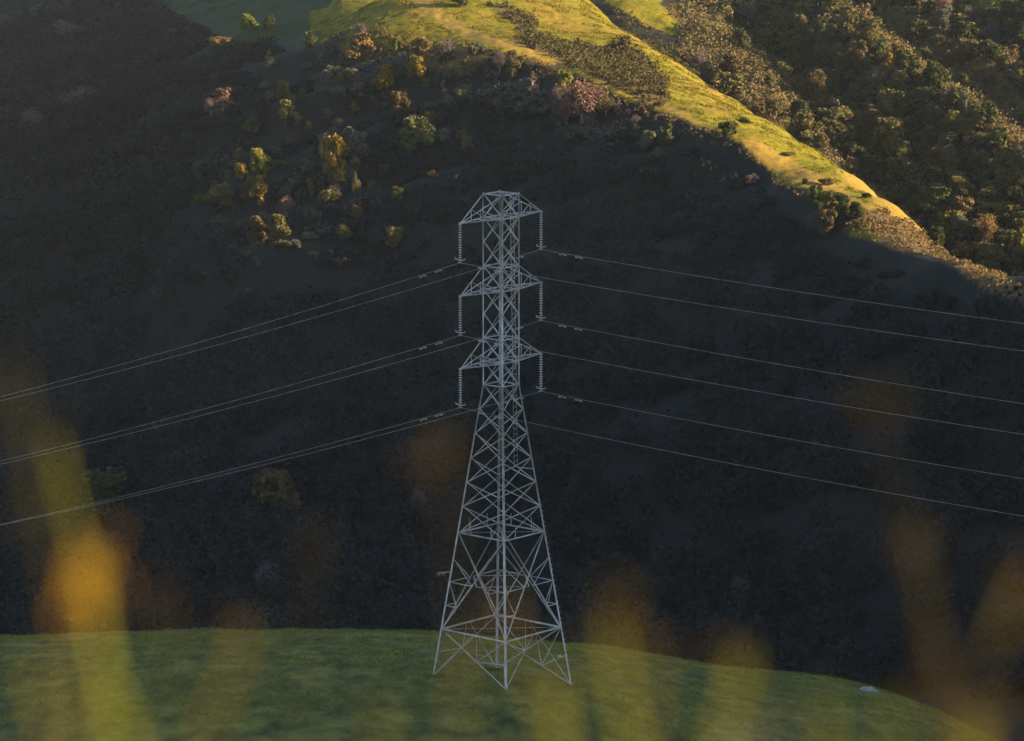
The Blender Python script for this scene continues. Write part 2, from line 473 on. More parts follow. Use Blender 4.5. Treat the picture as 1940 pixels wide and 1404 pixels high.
# ------------------------------------------------------------------ lit trees of the shaded slope (pixel x, base y, height px, width px)
LIT = [
 # x, base, h, w, kind, colour, label
 (472, 70, 30, 34, 'round', 'lime', 'small bright lime green tree high on the dark slope beside the shaded meadow'),
 (510, 60, 24, 24, 'round', 'darkgreen', 'small dark green round tree just right of the lime green one by the meadow'),
 (420, 94, 20, 40, 'shrub', 'orange', 'low orange brown bush in the shade below the lime green tree'),
 (587, 106, 36, 28, 'round', 'green', 'dark green tree standing alone at the lower edge of the shaded meadow'),
 (681, 124, 52, 52, 'round', 'orange', 'broad orange brown oak with a pale trunk below the grassy crest'),
 (683, 82, 34, 28, 'bare', 'purple', 'grey purple bare tree rising behind the broad orange oak'),
 (750, 102, 26, 18, 'round', 'lime', 'small pale green tree in the brush right of the orange oak'),
 (800, 140, 44, 34, 'tall', 'orange', 'tall orange brown tree standing over a yellow one below the crest'),
 (793, 178, 40, 38, 'round', 'gold', 'rounded yellow tree at the foot of the tall orange brown tree'),
 (731, 190, 48, 38, 'round', 'gold', 'rounded golden tree with a dim brown tree at its foot'),
 (758, 222, 40, 38, 'round', 'brown', 'dim brown tree directly below the rounded golden tree'),
 (788, 300, 66, 70, 'round', 'green', 'broad rounded green oak alone in the dark middle of the slope'),
 (838, 282, 26, 24, 'shrub', 'greygreen', 'small grey green shrub at the right shoulder of the broad green oak'),
 (820, 350, 16, 20, 'shrub', 'orange', 'little orange shrub alone in the dark below the broad green oak'),
 (423, 226, 42, 34, 'tall', 'pink', 'salmon pink tree with a glowing top alone on the left of the dark slope'),
 (400, 226, 34, 26, 'bare', 'purple', 'grey leafless tree close against the left of the salmon pink tree'),
 (539, 212, 34, 28, 'round', 'olive', 'olive green round tree, upper of a close pair on the dark slope'),
 (542, 264, 46, 32, 'tall', 'olive', 'ragged olive green tree, lower of the close pair on the dark slope'),
 (568, 254, 22, 18, 'shrub', 'greygreen', 'small grey shrub right of the lower ragged olive tree'),
 (634, 368, 96, 42, 'tall', 'gold', 'tall golden yellow poplar glowing on its right side'),
 (613, 312, 38, 26, 'round', 'greygreen', 'grey green tree touching the upper left of the tall golden poplar'),
 (676, 330, 58, 42, 'tall', 'greygreen', 'tall grey green tree close to the right of the golden poplar'),
 (656, 288, 34, 30, 'round', 'greygreen', 'grey green tree uphill between golden poplar and broad green oak'),
 (674, 378, 40, 18, 'cone', 'olive', 'narrow pointed tree right of the foot of the golden poplar'),
 (626, 394, 26, 40, 'shrub', 'olive', 'low olive thicket under the golden poplar'),
 (586, 338, 30, 20, 'shrub', 'greygreen', 'faint grey shrub left of the golden poplar'),
 (492, 344, 42, 38, 'round', 'yellowgreen', 'yellow green tree at the top of the left cluster'),
 (456, 358, 30, 28, 'round', 'gold', 'small yellow tree on the left shoulder of the left cluster'),
 (434, 354, 20, 16, 'shrub', 'greygreen', 'small blue green shrub left of the small yellow tree'),
 (494, 408, 58, 28, 'tall', 'gold', 'slender gold brown tree in the middle of the left cluster'),
 (472, 398, 40, 30, 'round', 'brown', 'brown tree against the left side of the slender gold brown tree'),
 (418, 408, 42, 58, 'round', 'olive', 'wide olive clump at the lower left of the left cluster'),
 (380, 398, 18, 26, 'shrub', 'olive', 'low shrub at the left end of the wide olive clump'),
 (541, 418, 32, 32, 'bare', 'pink', 'rosy grey leafless tree right of the left cluster'),
 (491, 484, 50, 40, 'round', 'brown', 'brown olive tree, left one of the twin trees low on the slope'),
 (528, 480, 52, 42, 'round', 'olive', 'olive tree, right one of the twin trees low on the slope'),
 (534, 504, 22, 30, 'shrub', 'brown', 'brown shrub under the twin trees low on the slope'),
 (588, 472, 20, 28, 'shrub', 'greygreen', 'low grey green shrub right of the twin trees'),
 (592, 500, 14, 22, 'shrub', 'greygreen', 'smallest grey shrub below and right of the twin trees'),
 (511, 142, 34, 26, 'cone', 'greygreen', 'pale grey conifer alone above the upper olive tree'),
 (580, 147, 16, 22, 'shrub', 'greygreen', 'small pale shrub right of the pale grey conifer'),
 (628, 152, 24, 34, 'shrub', 'greygreen', 'pale green shrub below and left of the broad orange oak'),
 (668, 165, 18, 30, 'shrub', 'greygreen', 'grey shrub below the broad orange oak'),
 (612, 192, 16, 26, 'shrub', 'greygreen', 'grey shrub uphill of the golden poplar, left of two'),
 (644, 202, 24, 30, 'shrub', 'greygreen', 'grey shrub uphill of the golden poplar, right of two'),
 (1009, 194, 44, 26, 'cone', 'pink', 'pink cone shaped tree left of the great pinkish bare tree'),
 (1072, 186, 36, 32, 'round', 'yellowgreen', 'olive yellow tree behind the great pinkish bare tree'),
 (1103, 250, 80, 84, 'bare', 'pink', 'great pinkish brown bare tree with spreading limbs below the ridge'),
 (1074, 246, 46, 38, 'bare', 'pink', 'smaller pinkish bare tree leaning left of the great bare tree'),
 (1054, 206, 30, 30, 'bare', 'purple', 'grey bare tree at the upper left of the pinkish trees'),
 (1148, 224, 36, 34, 'bare', 'brown', 'small brown bare tree at the right of the great pinkish one'),
 (1171, 222, 30, 20, 'cone', 'pink', 'small pinkish pointed tree close under the ridge'),
 (1204, 266, 40, 22, 'cone', 'green', 'green conifer below the end of the pinkish trees'),
 (1262, 284, 42, 32, 'round', 'green', 'green tree with a sunny right side, uppermost of the right trio'),
 (1228, 292, 34, 30, 'round', 'greygreen', 'dim green tree in the middle of the right trio'),
 (1244, 308, 24, 26, 'shrub', 'greygreen', 'dim shrub at the bottom of the right trio'),
 (947, 146, 42, 24, 'bare', 'purple', 'purple grey tree, left one of a touching pair under the ridge path'),
 (971, 152, 46, 22, 'tall', 'olive', 'olive tree, right one of a touching pair under the ridge path'),
 (848, 130, 40, 34, 'bare', 'purple', 'grey purple bare tree between the tall orange tree and the ridge'),
 (850, 166, 24, 22, 'shrub', 'greygreen', 'small grey tree below the grey purple bare tree'),
 (906, 110, 24, 34, 'shrub', 'greygreen', 'grey green shrub tucked under the bend of the ridge'),
 (1425, 350, 24, 32, 'shrub', 'purple', 'rounded grey bush alone in the shade below the ridge'),
 (1568, 452, 46, 38, 'round', 'brown', 'reddish brown tree at the shaded edge near the lower ridge'),
 (1545, 440, 40, 26, 'bare', 'purple', 'grey bare tree touching the left of the reddish brown tree'),
]

import re
CUT = re.compile(r"(,| (high|just|in|below|standing|behind|rising|at|with|directly|alone|close|right|touching|uphill|under|left|on|against|above|between|tucked|leaning|inside|beside|low|near|by|where|over|from|of the|across|sitting|along) ).*$")
def short_name(lab):
    t = CUT.sub('', lab)
    return t
def relation(px, py, marks):
    best = min(marks, key=lambda m_: (px - m_[0]) ** 2 + (1.2 * (py - m_[1])) ** 2)
    dx, dy = px - best[0], py - best[1]
    far = math.hypot(dx, dy) > 34
    hor = 'right' if dx > 0 else 'left'
    if abs(dx) > 2.2 * abs(dy): w_ = hor + ' of'
    elif abs(dy) > 2.2 * abs(dx): w_ = 'uphill from' if dy < 0 else 'downhill from'
    else: w_ = ('uphill and ' if dy < 0 else 'downhill and ') + hor + ' of'
    return ('farther ' if far else 'close ') + w_ + ' the ' + short_name(best[2])
LIT_MARKS = [(m_[0], m_[1] - m_[2] / 2, m_[6]) for m_ in LIT]
def px_scale(x, y):
    return F / (y * CP + 12.0)

PLACE = []
for (px, by, h, w, kind, colr, lab) in LIT:
    hh = hit(px, by)
    if hh is None: continue
    x, y = hh
    s = px_scale(x, y)
    H = h / s * 1.12; W = w / s * 1.16
    # a low rise of the ground lets each crown reach into the light
    sh = shadow_at(x, y); gz = ground(x, y)
    tgt = sh - (.2 if px < 1190 else .45) * H
    if px < 1480 and gz < tgt:
        dz = min(tgt - gz, 6.0)
        r = 3.0 + W * .5
        G.Z = G.Z + dz * np.exp(-((G.X - x) ** 2 + (G.Y - y) ** 2) / (2 * r * r))
    PLACE.append([x, y, H, W, kind, colr, lab])
SHD = shadow_map(G, G.Z)

# ------------------------------------------------------------------ land cover
def inside(px, py, poly):
    r = np.zeros(px.shape, bool); n = len(poly)
    for i in range(n):
        x1, y1 = poly[i]; x2, y2 = poly[(i + 1) % n]
        if y1 == y2: continue
        c = ((y1 > py) != (y2 > py)) & (px < (x2 - x1) * (py - y1) / (y2 - y1) + x1)
        r ^= c
    return r

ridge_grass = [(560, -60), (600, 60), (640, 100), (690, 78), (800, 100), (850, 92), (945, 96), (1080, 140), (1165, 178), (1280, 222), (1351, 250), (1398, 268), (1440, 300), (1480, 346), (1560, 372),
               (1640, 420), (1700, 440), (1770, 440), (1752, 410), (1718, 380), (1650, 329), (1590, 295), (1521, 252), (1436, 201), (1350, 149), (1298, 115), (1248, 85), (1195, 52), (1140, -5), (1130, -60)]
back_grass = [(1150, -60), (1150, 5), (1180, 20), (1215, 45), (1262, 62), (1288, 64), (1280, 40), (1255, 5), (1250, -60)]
meadow = [(270, -80), (320, 20), (430, 74), (540, 84), (600, 104), (680, 70), (720, -80)]  # grass in shade, given the darkened cover colour
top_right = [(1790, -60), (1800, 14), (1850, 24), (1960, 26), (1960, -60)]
gleam = [(1610, 432), (1640, 425), (1668, 450), (1640, 452), (1612, 446)]  # small patch of grass cover
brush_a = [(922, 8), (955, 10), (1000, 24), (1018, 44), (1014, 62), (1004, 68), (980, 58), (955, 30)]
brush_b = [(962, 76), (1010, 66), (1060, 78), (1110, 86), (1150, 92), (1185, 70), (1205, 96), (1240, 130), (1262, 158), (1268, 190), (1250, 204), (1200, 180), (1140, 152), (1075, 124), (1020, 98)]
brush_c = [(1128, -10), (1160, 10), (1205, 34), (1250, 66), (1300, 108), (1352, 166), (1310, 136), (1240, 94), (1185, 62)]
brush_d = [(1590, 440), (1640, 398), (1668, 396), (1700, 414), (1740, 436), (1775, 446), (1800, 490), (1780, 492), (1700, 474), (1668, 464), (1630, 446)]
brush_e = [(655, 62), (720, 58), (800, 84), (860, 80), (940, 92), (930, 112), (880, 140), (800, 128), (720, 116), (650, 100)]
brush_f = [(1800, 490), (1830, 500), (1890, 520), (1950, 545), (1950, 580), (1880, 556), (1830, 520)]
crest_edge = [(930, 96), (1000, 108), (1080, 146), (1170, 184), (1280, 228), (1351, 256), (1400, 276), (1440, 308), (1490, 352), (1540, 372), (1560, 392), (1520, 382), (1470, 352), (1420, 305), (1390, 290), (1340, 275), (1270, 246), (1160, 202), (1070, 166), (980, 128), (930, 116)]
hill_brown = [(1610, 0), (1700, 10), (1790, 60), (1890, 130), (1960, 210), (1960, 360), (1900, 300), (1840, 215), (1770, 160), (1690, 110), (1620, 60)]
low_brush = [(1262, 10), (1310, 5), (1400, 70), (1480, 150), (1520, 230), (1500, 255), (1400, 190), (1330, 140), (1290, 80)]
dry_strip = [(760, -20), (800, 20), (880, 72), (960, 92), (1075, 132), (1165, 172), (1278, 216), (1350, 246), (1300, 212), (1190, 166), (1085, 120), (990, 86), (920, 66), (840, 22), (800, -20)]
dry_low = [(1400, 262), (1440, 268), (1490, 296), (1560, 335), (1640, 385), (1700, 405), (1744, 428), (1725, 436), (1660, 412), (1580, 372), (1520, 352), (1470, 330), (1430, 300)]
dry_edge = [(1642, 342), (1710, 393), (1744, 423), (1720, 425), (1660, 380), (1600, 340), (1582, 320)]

C2X = [c[0] for c in C2]; C2D = [c[2] for c in C2]
def cover_masks(X, Y, Z):
    px, py = proj(X, Y, Z)
    jx = 9 * fbm(X / 5, Y / 5, 71, 3); jy = 7 * fbm(X / 5, Y / 5, 72, 3)
    qx, qy = px + jx, py + jy
    far = (Y > 1050)
    q3 = px + 34 * np.clip((760 - px) / 120, 0, 1) * fbm(X / 7, Y / 12, 77, 4)
    gr = inside(np.where(px < 760, q3, qx), qy, ridge_grass) & (Y < np.interp(px, C2X, C2D) + 24)
    gr |= inside(qx, qy, back_grass) & (Y > 1040)
    gr |= inside(qx, qy, top_right) & far
    gr |= inside(qx, qy, gleam)
    br = np.zeros(px.shape, bool)
    for p in (brush_a, brush_b, brush_e): br |= inside(qx, qy, p) & (Y < 1040)
    br |= inside(qx, qy, brush_d) | inside(qx, qy, brush_f)
    br2 = (inside(qx, qy, hill_brown) | inside(qx, qy, low_brush)) & (Y > 900)
    gr &= ~(inside(qx, qy, brush_a) | inside(qx, qy, brush_b))
    gr &= ~(inside(qx, qy, brush_d) & ~inside(qx, qy, gleam))
    dr = (inside(px + jx * .5, py + jy * .5, dry_strip) | inside(px + jx * .5, py + jy * .5, dry_low) | inside(qx, qy, dry_edge)) & (Y < 1040)
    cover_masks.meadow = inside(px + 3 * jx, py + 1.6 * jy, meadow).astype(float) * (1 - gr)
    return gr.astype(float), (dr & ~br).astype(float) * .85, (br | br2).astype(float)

def graded(a, bnds):
    out_ = []
    for (s, e, d) in bnds:
        n = max(1, int(round((e - s) / d)))
        out_.append(np.linspace(s, e, n, endpoint=False))
    out_.append(np.array([bnds[-1][1]])); return np.concatenate(out_)

def ground_sheet(name, xs, ys, mat, extra):
    X, Y = np.meshgrid(xs, ys)
    Z = G.at(X, Y)
    gr, dr, br = cover_masks(X, Y, Z); md = cover_masks.meadow
    Z = Z + extra(X, Y, Z, gr, dr, br)
    ny, nx = X.shape
    idx = np.arange(nx * ny).reshape(ny, nx)
    f = np.stack([idx[:-1, :-1], idx[:-1, 1:], idx[1:, 1:], idx[1:, :-1]], -1).reshape(-1, 4)
    o = mesh_obj(name, np.stack([X, Y, Z], -1).reshape(-1, 3), f, mat, None, True)
    o['kind'] = 'structure'
    at = o.data.color_attributes.new('cover', 'FLOAT_COLOR', 'POINT')
    at.data.foreach_set('color', np.stack([gr, dr, br, md], -1).astype(np.float32).ravel())
    return o

def ex_hill(X, Y, Z, gr, dr, br):
    fine = (np.abs(X) < 170) & (Y > 540) & (Y < 1260)
    k = (.16 + .16 * gr) * fbm(X / 1.7, Y / 1.7, 11, 2) + .25 * fbm(X / 6, Y / 6, 15, 2)
    return np.where(fine, k, 0)
def ex_knoll(X, Y, Z, gr, dr, br):
    # nothing sharper than low tussocks; the seam with the hills lies out of sight in the valley
    e = np.clip((438 - Y) / 20, 0, 1) * np.clip((Y - 190) / 20, 0, 1)
    return e * (.16 * fbm(X / 1.6, Y / 2.4, 21, 3) + .45 * fbm(X / 9, Y / 9, 25, 2))

ground_sheet('knoll', graded(0, [(-620, -100, 20), (-100, -52, 2), (-52, 52, .4), (52, 100, 2), (100, 620, 20)]),
             graded(0, [(-60, -10, 5), (-10, 30, 1), (30, 190, 4), (190, 270, 2), (270, 385, .4), (385, 440, 2)]), M['knoll'], ex_knoll)
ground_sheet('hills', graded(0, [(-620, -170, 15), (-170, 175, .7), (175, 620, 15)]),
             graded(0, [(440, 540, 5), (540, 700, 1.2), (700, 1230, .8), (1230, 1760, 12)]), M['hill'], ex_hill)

# ------------------------------------------------------------------ vegetation building blocks
def leaf_quads(c, size, r_, up=.25):
    """random small leaf-clump quads at the centres c"""
    n = len(c)
    d = r_.normal(size=(n, 3)); d[:, 2] += up; d /= np.linalg.norm(d, axis=1)[:, None]
    e = r_.normal(size=(n, 3)); e -= d * (e * d).sum(1)[:, None]; e /= np.linalg.norm(e, axis=1)[:, None]
    q = np.cross(d, e)
    s = size * r_.uniform(.6, 1.3, n)[:, None]; t = s * r_.uniform(.55, 1, n)[:, None]
    v = np.stack([c - e * s - q * t * .3, c - q * t, c + e * s + q * t * .2, c + q * t], 1).reshape(-1, 3)
    f = np.arange(n * 4).reshape(n, 4)
    return v, f

def crown_points(kind, r_):
    """unit-height tree: leaf centres (x,y within +-.5, z 0..1), limbs"""
    pts = []; limbs = []
    if kind == 'round':
        blobs = []
        for k in range(20):
            a = r_.uniform(0, 6.28); rr = .36 * math.sqrt(r_.uniform(0, 1)); z = r_.uniform(.16, .86)
            sh = math.sqrt(max(.05, 1 - ((z - .46) / .52) ** 2))
            blobs.append((rr * sh * math.cos(a), rr * sh * math.sin(a), z, r_.uniform(.10, .19)))
        blobs.append((0, 0, .60, .24))
    elif kind == 'tall':
        blobs = []
        for k in range(18):
            z = r_.uniform(.06, .94); w = .27 * (1 - abs(z - .42) * 1.05) * r_.uniform(.3, 1.3); a = r_.uniform(0, 6.28)
            blobs.append((w * math.cos(a), w * math.sin(a), z, r_.uniform(.07, .15)))
        blobs.append((0, 0, .5, .18))
    elif kind == 'cone':
        blobs = []
        for k in range(20):
            z = r_.uniform(.10, .96); w = .36 * (1 - z) * r_.uniform(.3, 1); a = r_.uniform(0, 6.28)
            blobs.append((w * math.cos(a), w * math.sin(a), z, .03 + .12 * (1 - z)))
    elif kind == 'shrub':
        blobs = []
        for k in range(12):
            a = r_.uniform(0, 6.28); rr = .40 * math.sqrt(r_.uniform(0, 1)); z = r_.uniform(.16, .78) * (1 - rr * .9)
            blobs.append((rr * math.cos(a), rr * math.sin(a), z, r_.uniform(.13, .24)))
    else:
        blobs = []
    if kind == 'bare':
        tips = []
        for k in range(34):
            a = r_.uniform(0, 6.28); el = r_.uniform(.35, 1.45); ln = r_.uniform(.35, .62)
            base = np.array([0, 0, r_.uniform(.16, .45)])
            d = np.array([math.cos(a) * math.cos(el), math.sin(a) * math.cos(el), math.sin(el)])
            tip = base + d * ln; tip[2] = min(tip[2], .98)
            mid = (base + tip) / 2 + r_.normal(size=3) * .03
            limbs.append((base, mid, tip))
            t = r_.uniform(.25, 1.03, 130)[:, None]
            pts.append(base * (1 - t) + tip * t + r_.normal(size=(130, 3)) * .05 * (.4 + t))
    for (bx, by, bz, br) in blobs:
        n = int(3000 * (br / .17) ** 2 / 16) + 20
        d = r_.normal(size=(n, 3)); d /= np.linalg.norm(d, axis=1)[:, None]
        rad = br * r_.uniform(.45, 1.12, n)[:, None] ** .6
        p = np.array([bx, by, bz]) + d * rad * np.array([1, 1, .85])
        pts.append(p)
        if kind != 'shrub' and r_.uniform() < .6:
            limbs.append((np.array([0, 0, max(.08, bz * .45)]), np.array([bx * .5, by * .5, bz * .75]), np.array([bx, by, bz])))
    p = np.concatenate(pts); p[:, 2] = np.clip(p[:, 2], .03, 1.02)
    return p, limbs

PROTO = {}
for kind in ('round', 'tall', 'cone', 'shrub', 'bare'):
    for var in range(4):
        r_ = np.random.default_rng(100 + var * 7 + len(kind))
        p, limbs = crown_points(kind, r_)
        sz = {'round': .050, 'tall': .036, 'cone': .036, 'shrub': .075, 'bare': .021}[kind]
        v, f = leaf_quads(p, sz, r_)
        mb = MB()
        mb.tube([(0, 0, -.12), (0, 0, .1), (.015, .01, .35), (0, .01, .6 if kind not in ('shrub',) else .3)], [.035, .027, .02, .01], 6)
        for (a, b_, c_) in limbs: mb.tube([a, b_, c_], [.014, .009, .004] if kind != 'bare' else [.009, .006, .0025], 4)
        PROTO[kind, var] = ((v, f), (np.array(mb.v), np.array(mb.f)))
MESHCACHE = {}
TREE_NAME = {'round': 'oak_tree', 'tall': 'poplar_tree', 'cone': 'conifer_tree', 'shrub': 'shrub', 'bare': 'bare_tree'}
def get_mesh(kind, var):
    if (kind, var) not in MESHCACHE:
        (v, f), (tv, tf) = PROTO[kind, var]
        a = mesh_obj('crown', v, f, M['olive']); b = mesh_obj('trunk', tv, tf, M['bark'])
        MESHCACHE[kind, var] = (a.data, b.data)
        bpy.data.objects.remove(a); bpy.data.objects.remove(b)
    return MESHCACHE[kind, var]
tree_seed = [0]
def tree(x, y, H, W, kind, colr, label, group=None, zoff=0.0):
    tree_seed[0] += 1
    var = tree_seed[0] * 7 % 4
    cm, tm = get_mesh(kind, var)
    root = empty(TREE_NAME[kind], (x, y, ground(x, y) + zoff))
    ratio = {'round': .95, 'tall': .62, 'cone': .72, 'shrub': 1.15, 'bare': 1.05}[kind]
    sx = W / ratio
    root.scale = (sx, sx, H); root.rotation_euler = (0, 0, tree_seed[0] * 2.399)
    tag(root, label, 'shrub' if kind == 'shrub' else 'tree', group)
    for nm, me, mt in (('crown', cm, M[colr]), ('trunk', tm, M['pale_bark'] if kind == 'bare' or colr in ('orange', 'pink') else M['bark'])):
        o = bpy.data.objects.new(nm, me); link(o, root)
        o.material_slots[0].link = 'OBJECT'; o.material_slots[0].material = mt
    return root

for (x, y, H, W, kind, colr, lab) in PLACE:
    tree(x, y, H, W, kind, colr, lab, 'sunlit trees on the shaded slope')

# dimmer trees standing between them, their tops just catching the light
r3 = np.random.default_rng(21)
dim = []
t_ = 0
while len(dim) < 85 and t_ < 3000:
    t_ += 1
    px = r3.uniform(360, 1270); py = r3.uniform(95, 500)
    e_ = float(np.interp(px, c1x, c1y))
    if py < max(e_ + 16, 95) or (px < 640 and py < 130): continue
    if px > 900 and py > e_ + 80: continue
    wgt = math.exp(-((py - e_ - 40) / 120.0) ** 2) + .55 * math.exp(-((px - 560) / 150.0) ** 2 - ((py - 320) / 150.0) ** 2)
    if r3.uniform() > wgt: continue
    hh = hit(px, py)
    if not hh: continue
    x, y = hh; gap = shadow_at(x, y) - ground(x, y)
    if gap > 6.5: continue
    kind, colr = [('round', 'olive'), ('round', 'greygreen'), ('shrub', 'greygreen'), ('round', 'darkgreen'), ('bare', 'purple'), ('tall', 'olive'), ('round', 'brown')][r3.integers(0, 7)]
    H = max(2.2, gap * r3.uniform(.95, 1.3) + r3.uniform(.3, 1.6)); W = H * {'round': 1.1, 'shrub': 1.5, 'bare': 1.0, 'tall': .6}[kind]
    if any((x - a) ** 2 + (y - b) ** 2 < (.4 * (W + w_)) ** 2 for a, b, w_ in dim): continue
    dim.append((x, y, W))
    LABD = {'olive': 'dim olive', 'greygreen': 'dim grey green', 'darkgreen': 'dim dark green', 'purple': 'dim leafless grey', 'brown': 'dim brown'}[colr]
    tree(x, y, H, W, kind, colr, f'{LABD} {"shrub" if kind == "shrub" else "narrow tree" if kind == "tall" else "tree"} {relation(px, py - 8, LIT_MARKS)}', 'dim trees of the shaded slope')

# trees on and along the sunny ridge
for (px, by, h, w, kind, colr, lab) in [
    (870, 12, 46, 44, 'round', 'darkgreen', 'dark tree alone on the yellow grass at the top edge, its shadow to the left'),
    (1376, 258, 34, 40, 'shrub', 'darkgreen', 'large dark bush sitting on the ridge edge beside the bright grass'),
    (1413, 236, 16, 30, 'shrub', 'darkgreen', 'small dark bush on the bright grass just beyond the large ridge bush'),
    (1527, 352, 15, 14, 'shrub', 'darkgreen', 'tiny dark bush alone on the orange grass of the lower ridge'),
    (1182, 100, 32, 34, 'round', 'brown', 'reddish brown bush standing at the top of the brush hollow'),
    (1548, 400, 46, 34, 'round', 'darkgreen', 'dark tree at the left end of the clump on the lower ridge'),
    (1572, 412, 52, 36, 'tall', 'olive', 'olive tree in the middle of the clump on the lower ridge'),
    (1594, 418, 48, 36, 'tall', 'darkgreen', 'dark pointed tree, second from the right of the clump on the lower ridge'),
    (1622, 416, 34, 34, 'round', 'darkgreen', 'dark round tree at the right end of the clump on the lower ridge'),
    (1626, 434, 24, 30, 'shrub', 'olive', 'olive shrub on the small patch of bright green grass'),
    (1774, 470, 44, 44, 'round', 'darkgreen', 'dark round tree where the sunny grass ends at the ridge foot'),
    (1800, 462, 60, 44, 'tall', 'yellowgreen', 'yellow olive tall tree behind the dark one at the ridge foot'),
    (1826, 485, 34, 46, 'shrub', 'gold', 'golden brush mound right of the trees at the ridge foot'),
    (1496, 300, 12, 30, 'shrub', 'olive', 'low olive scrub in the crease across the bright grass'),
    (1640, 376, 12, 24, 'shrub', 'darkgreen', 'flat dark bush between orange and green grass on the lower ridge'),
    (1562, 352, 14, 30, 'shrub', 'brown', 'low brown scrub along the seam of the orange grass'),
    (1218, 205, 22, 26, 'shrub', 'brown', 'brown bush on the path edge at the foot of the brush hollow'),
]:
    hh = hit(px, by)
    if hh:
        s = px_scale(*hh); tree(hh[0], hh[1], h / s, w / s, kind, colr, lab)

# the conspicuous trees of the far right hillside, each with its own words
HILLTREES = [
    (1540, 214, 80, 60, 'round', 'brown', 'big brown olive oak standing left of the dark gully on the right hillside'),
    (1520, 268, 60, 60, 'round', 'olive', 'broad olive oak below the big brown one beside the bright ridge'),
    (1568, 260, 56, 56, 'round', 'darkgreen', 'dark oak at the lower mouth of the dark gully'),
    (1640, 74, 66, 34, 'tall', 'orange', 'tall rust orange tree near the top edge of the right hillside'),
    (1682, 136, 40, 26, 'tall', 'gold', 'small golden tree right of the dark gully'),
    (1628, 140, 60, 40, 'tall', 'brown', 'ragged reddish tree standing inside the dark gully'),
    (1680, 230, 54, 46, 'round', 'olive', 'round olive tree under the small golden tree'),
    (1800, 320, 50, 40, 'round', 'greygreen', 'pale grey green round tree on the middle of the right hillside'),
    (1708, 322, 44, 26, 'tall', 'yellowgreen', 'yellow olive tree just above the bright ridge grass'),
    (1870, 240, 50, 44, 'round', 'darkgreen', 'dark green round tree under the brown slope at right'),
    (1830, 120, 46, 50, 'round', 'brown', 'wide brown oak on the brown slope at upper right'),
    (1912, 40, 44, 52, 'round', 'darkgreen', 'very dark round tree by the pale meadow in the upper right corner'),
    (1790, 40, 50, 40, 'bare', 'pink', 'rosy bare tree high on the right hillside'),
    (1868, 470, 60, 60, 'bare', 'orange', 'rust brown tree with pale forked limbs low on the right'),
    (1900, 430, 46, 60, 'round', 'olive', 'olive oak on the right edge above the rust brown forked tree'),
    (1935, 490, 60, 36, 'round', 'yellowgreen', 'yellow green tree at the right edge over the ridge foot'),
    (1868, 358, 34, 26, 'tall', 'greygreen', 'slim pale tree standing alone in the dark hollow at right'),
    (1700, 180, 40, 46, 'round', 'olive', 'olive bush dome beside the small golden tree'),
]
for (px, by, h, w, kind, colr, lab) in HILLTREES:
    hh = hit(px, by)
    if hh:
        s = px_scale(*hh); tree(hh[0], hh[1], h / s, w / s, kind, colr, lab)

# many more trees clothe that hillside
CLS = [('round', 'olive', 'rounded olive oak among many covering the right hillside', 'olive oaks of the right hillside'),
       ('round', 'darkgreen', 'dark green oak among many covering the right hillside', 'dark oaks of the right hillside'),
       ('round', 'brown', 'brown leaved oak among many covering the right hillside', 'brown oaks of the right hillside'),
       ('shrub', 'olive', 'low olive shrub among many between trees of the right hillside', 'olive shrubs of the right hillside'),
       ('shrub', 'brown', 'low brown shrub among many between trees of the right hillside', 'brown shrubs of the right hillside'),
       ('tall', 'greygreen', 'slim grey green tree among several on the right hillside', 'slim grey trees of the right hillside'),
       ('bare', 'purple', 'grey bare tree among several on the right hillside', 'bare trees of the right hillside')]
CUM = np.cumsum([.34, .26, .11, .13, .07, .05, .04])
placed = []
HILL_MARKS = [(m_[0], m_[1] - m_[2] / 2, m_[6]) for m_ in HILLTREES]
tries = 0
while len(placed) < 280 and tries < 9000:
    tries += 1
    px = rng.uniform(1290, 2000); py = rng.uniform(-30, 560)
    edge2 = np.interp(px, [c[0] for c in C2], [c[1] for c in C2])
    if py > edge2 + 4: continue
    q = (np.array([px]), np.array([py]))
    pr = 1.0
    if inside(*q, hill_brown)[0]: pr = .08
    if inside(*q, low_brush)[0]: pr = .12
    if inside(*q, top_right)[0] or inside(*q, back_grass)[0]: pr = 0
    if rng.uniform() > pr: continue
    hh = hit(px, py, 700)
    if not hh: continue
    x, y = hh
    if y < np.interp(px, [c[0] for c in C2], [c[2] for c in C2]) + 25: continue
    k = int(np.searchsorted(CUM, rng.uniform()))
    kind, colr, lab, grp = CLS[min(k, 6)]
    H = rng.uniform(3.6, 7.2) if kind != 'shrub' else rng.uniform(2.2, 4)
    W = H * rng.uniform(.95, 1.35) if kind in ('round', 'bare') else H * (1.4 if kind == 'shrub' else .6)
    if any((x - a) ** 2 + (y - b) ** 2 < (.36 * (W + w_)) ** 2 for a, b, w_ in placed): continue
    placed.append((x, y, W))
    size = ('large ' if H > 6.6 else 'small ' if H < 5.2 else '') if kind != 'shrub' else 'low '
    tree(x, y, H, W, kind, colr, size + lab.split(' among')[0].replace('low ', '') + ' ' + relation(px, py - 12, HILL_MARKS), grp)

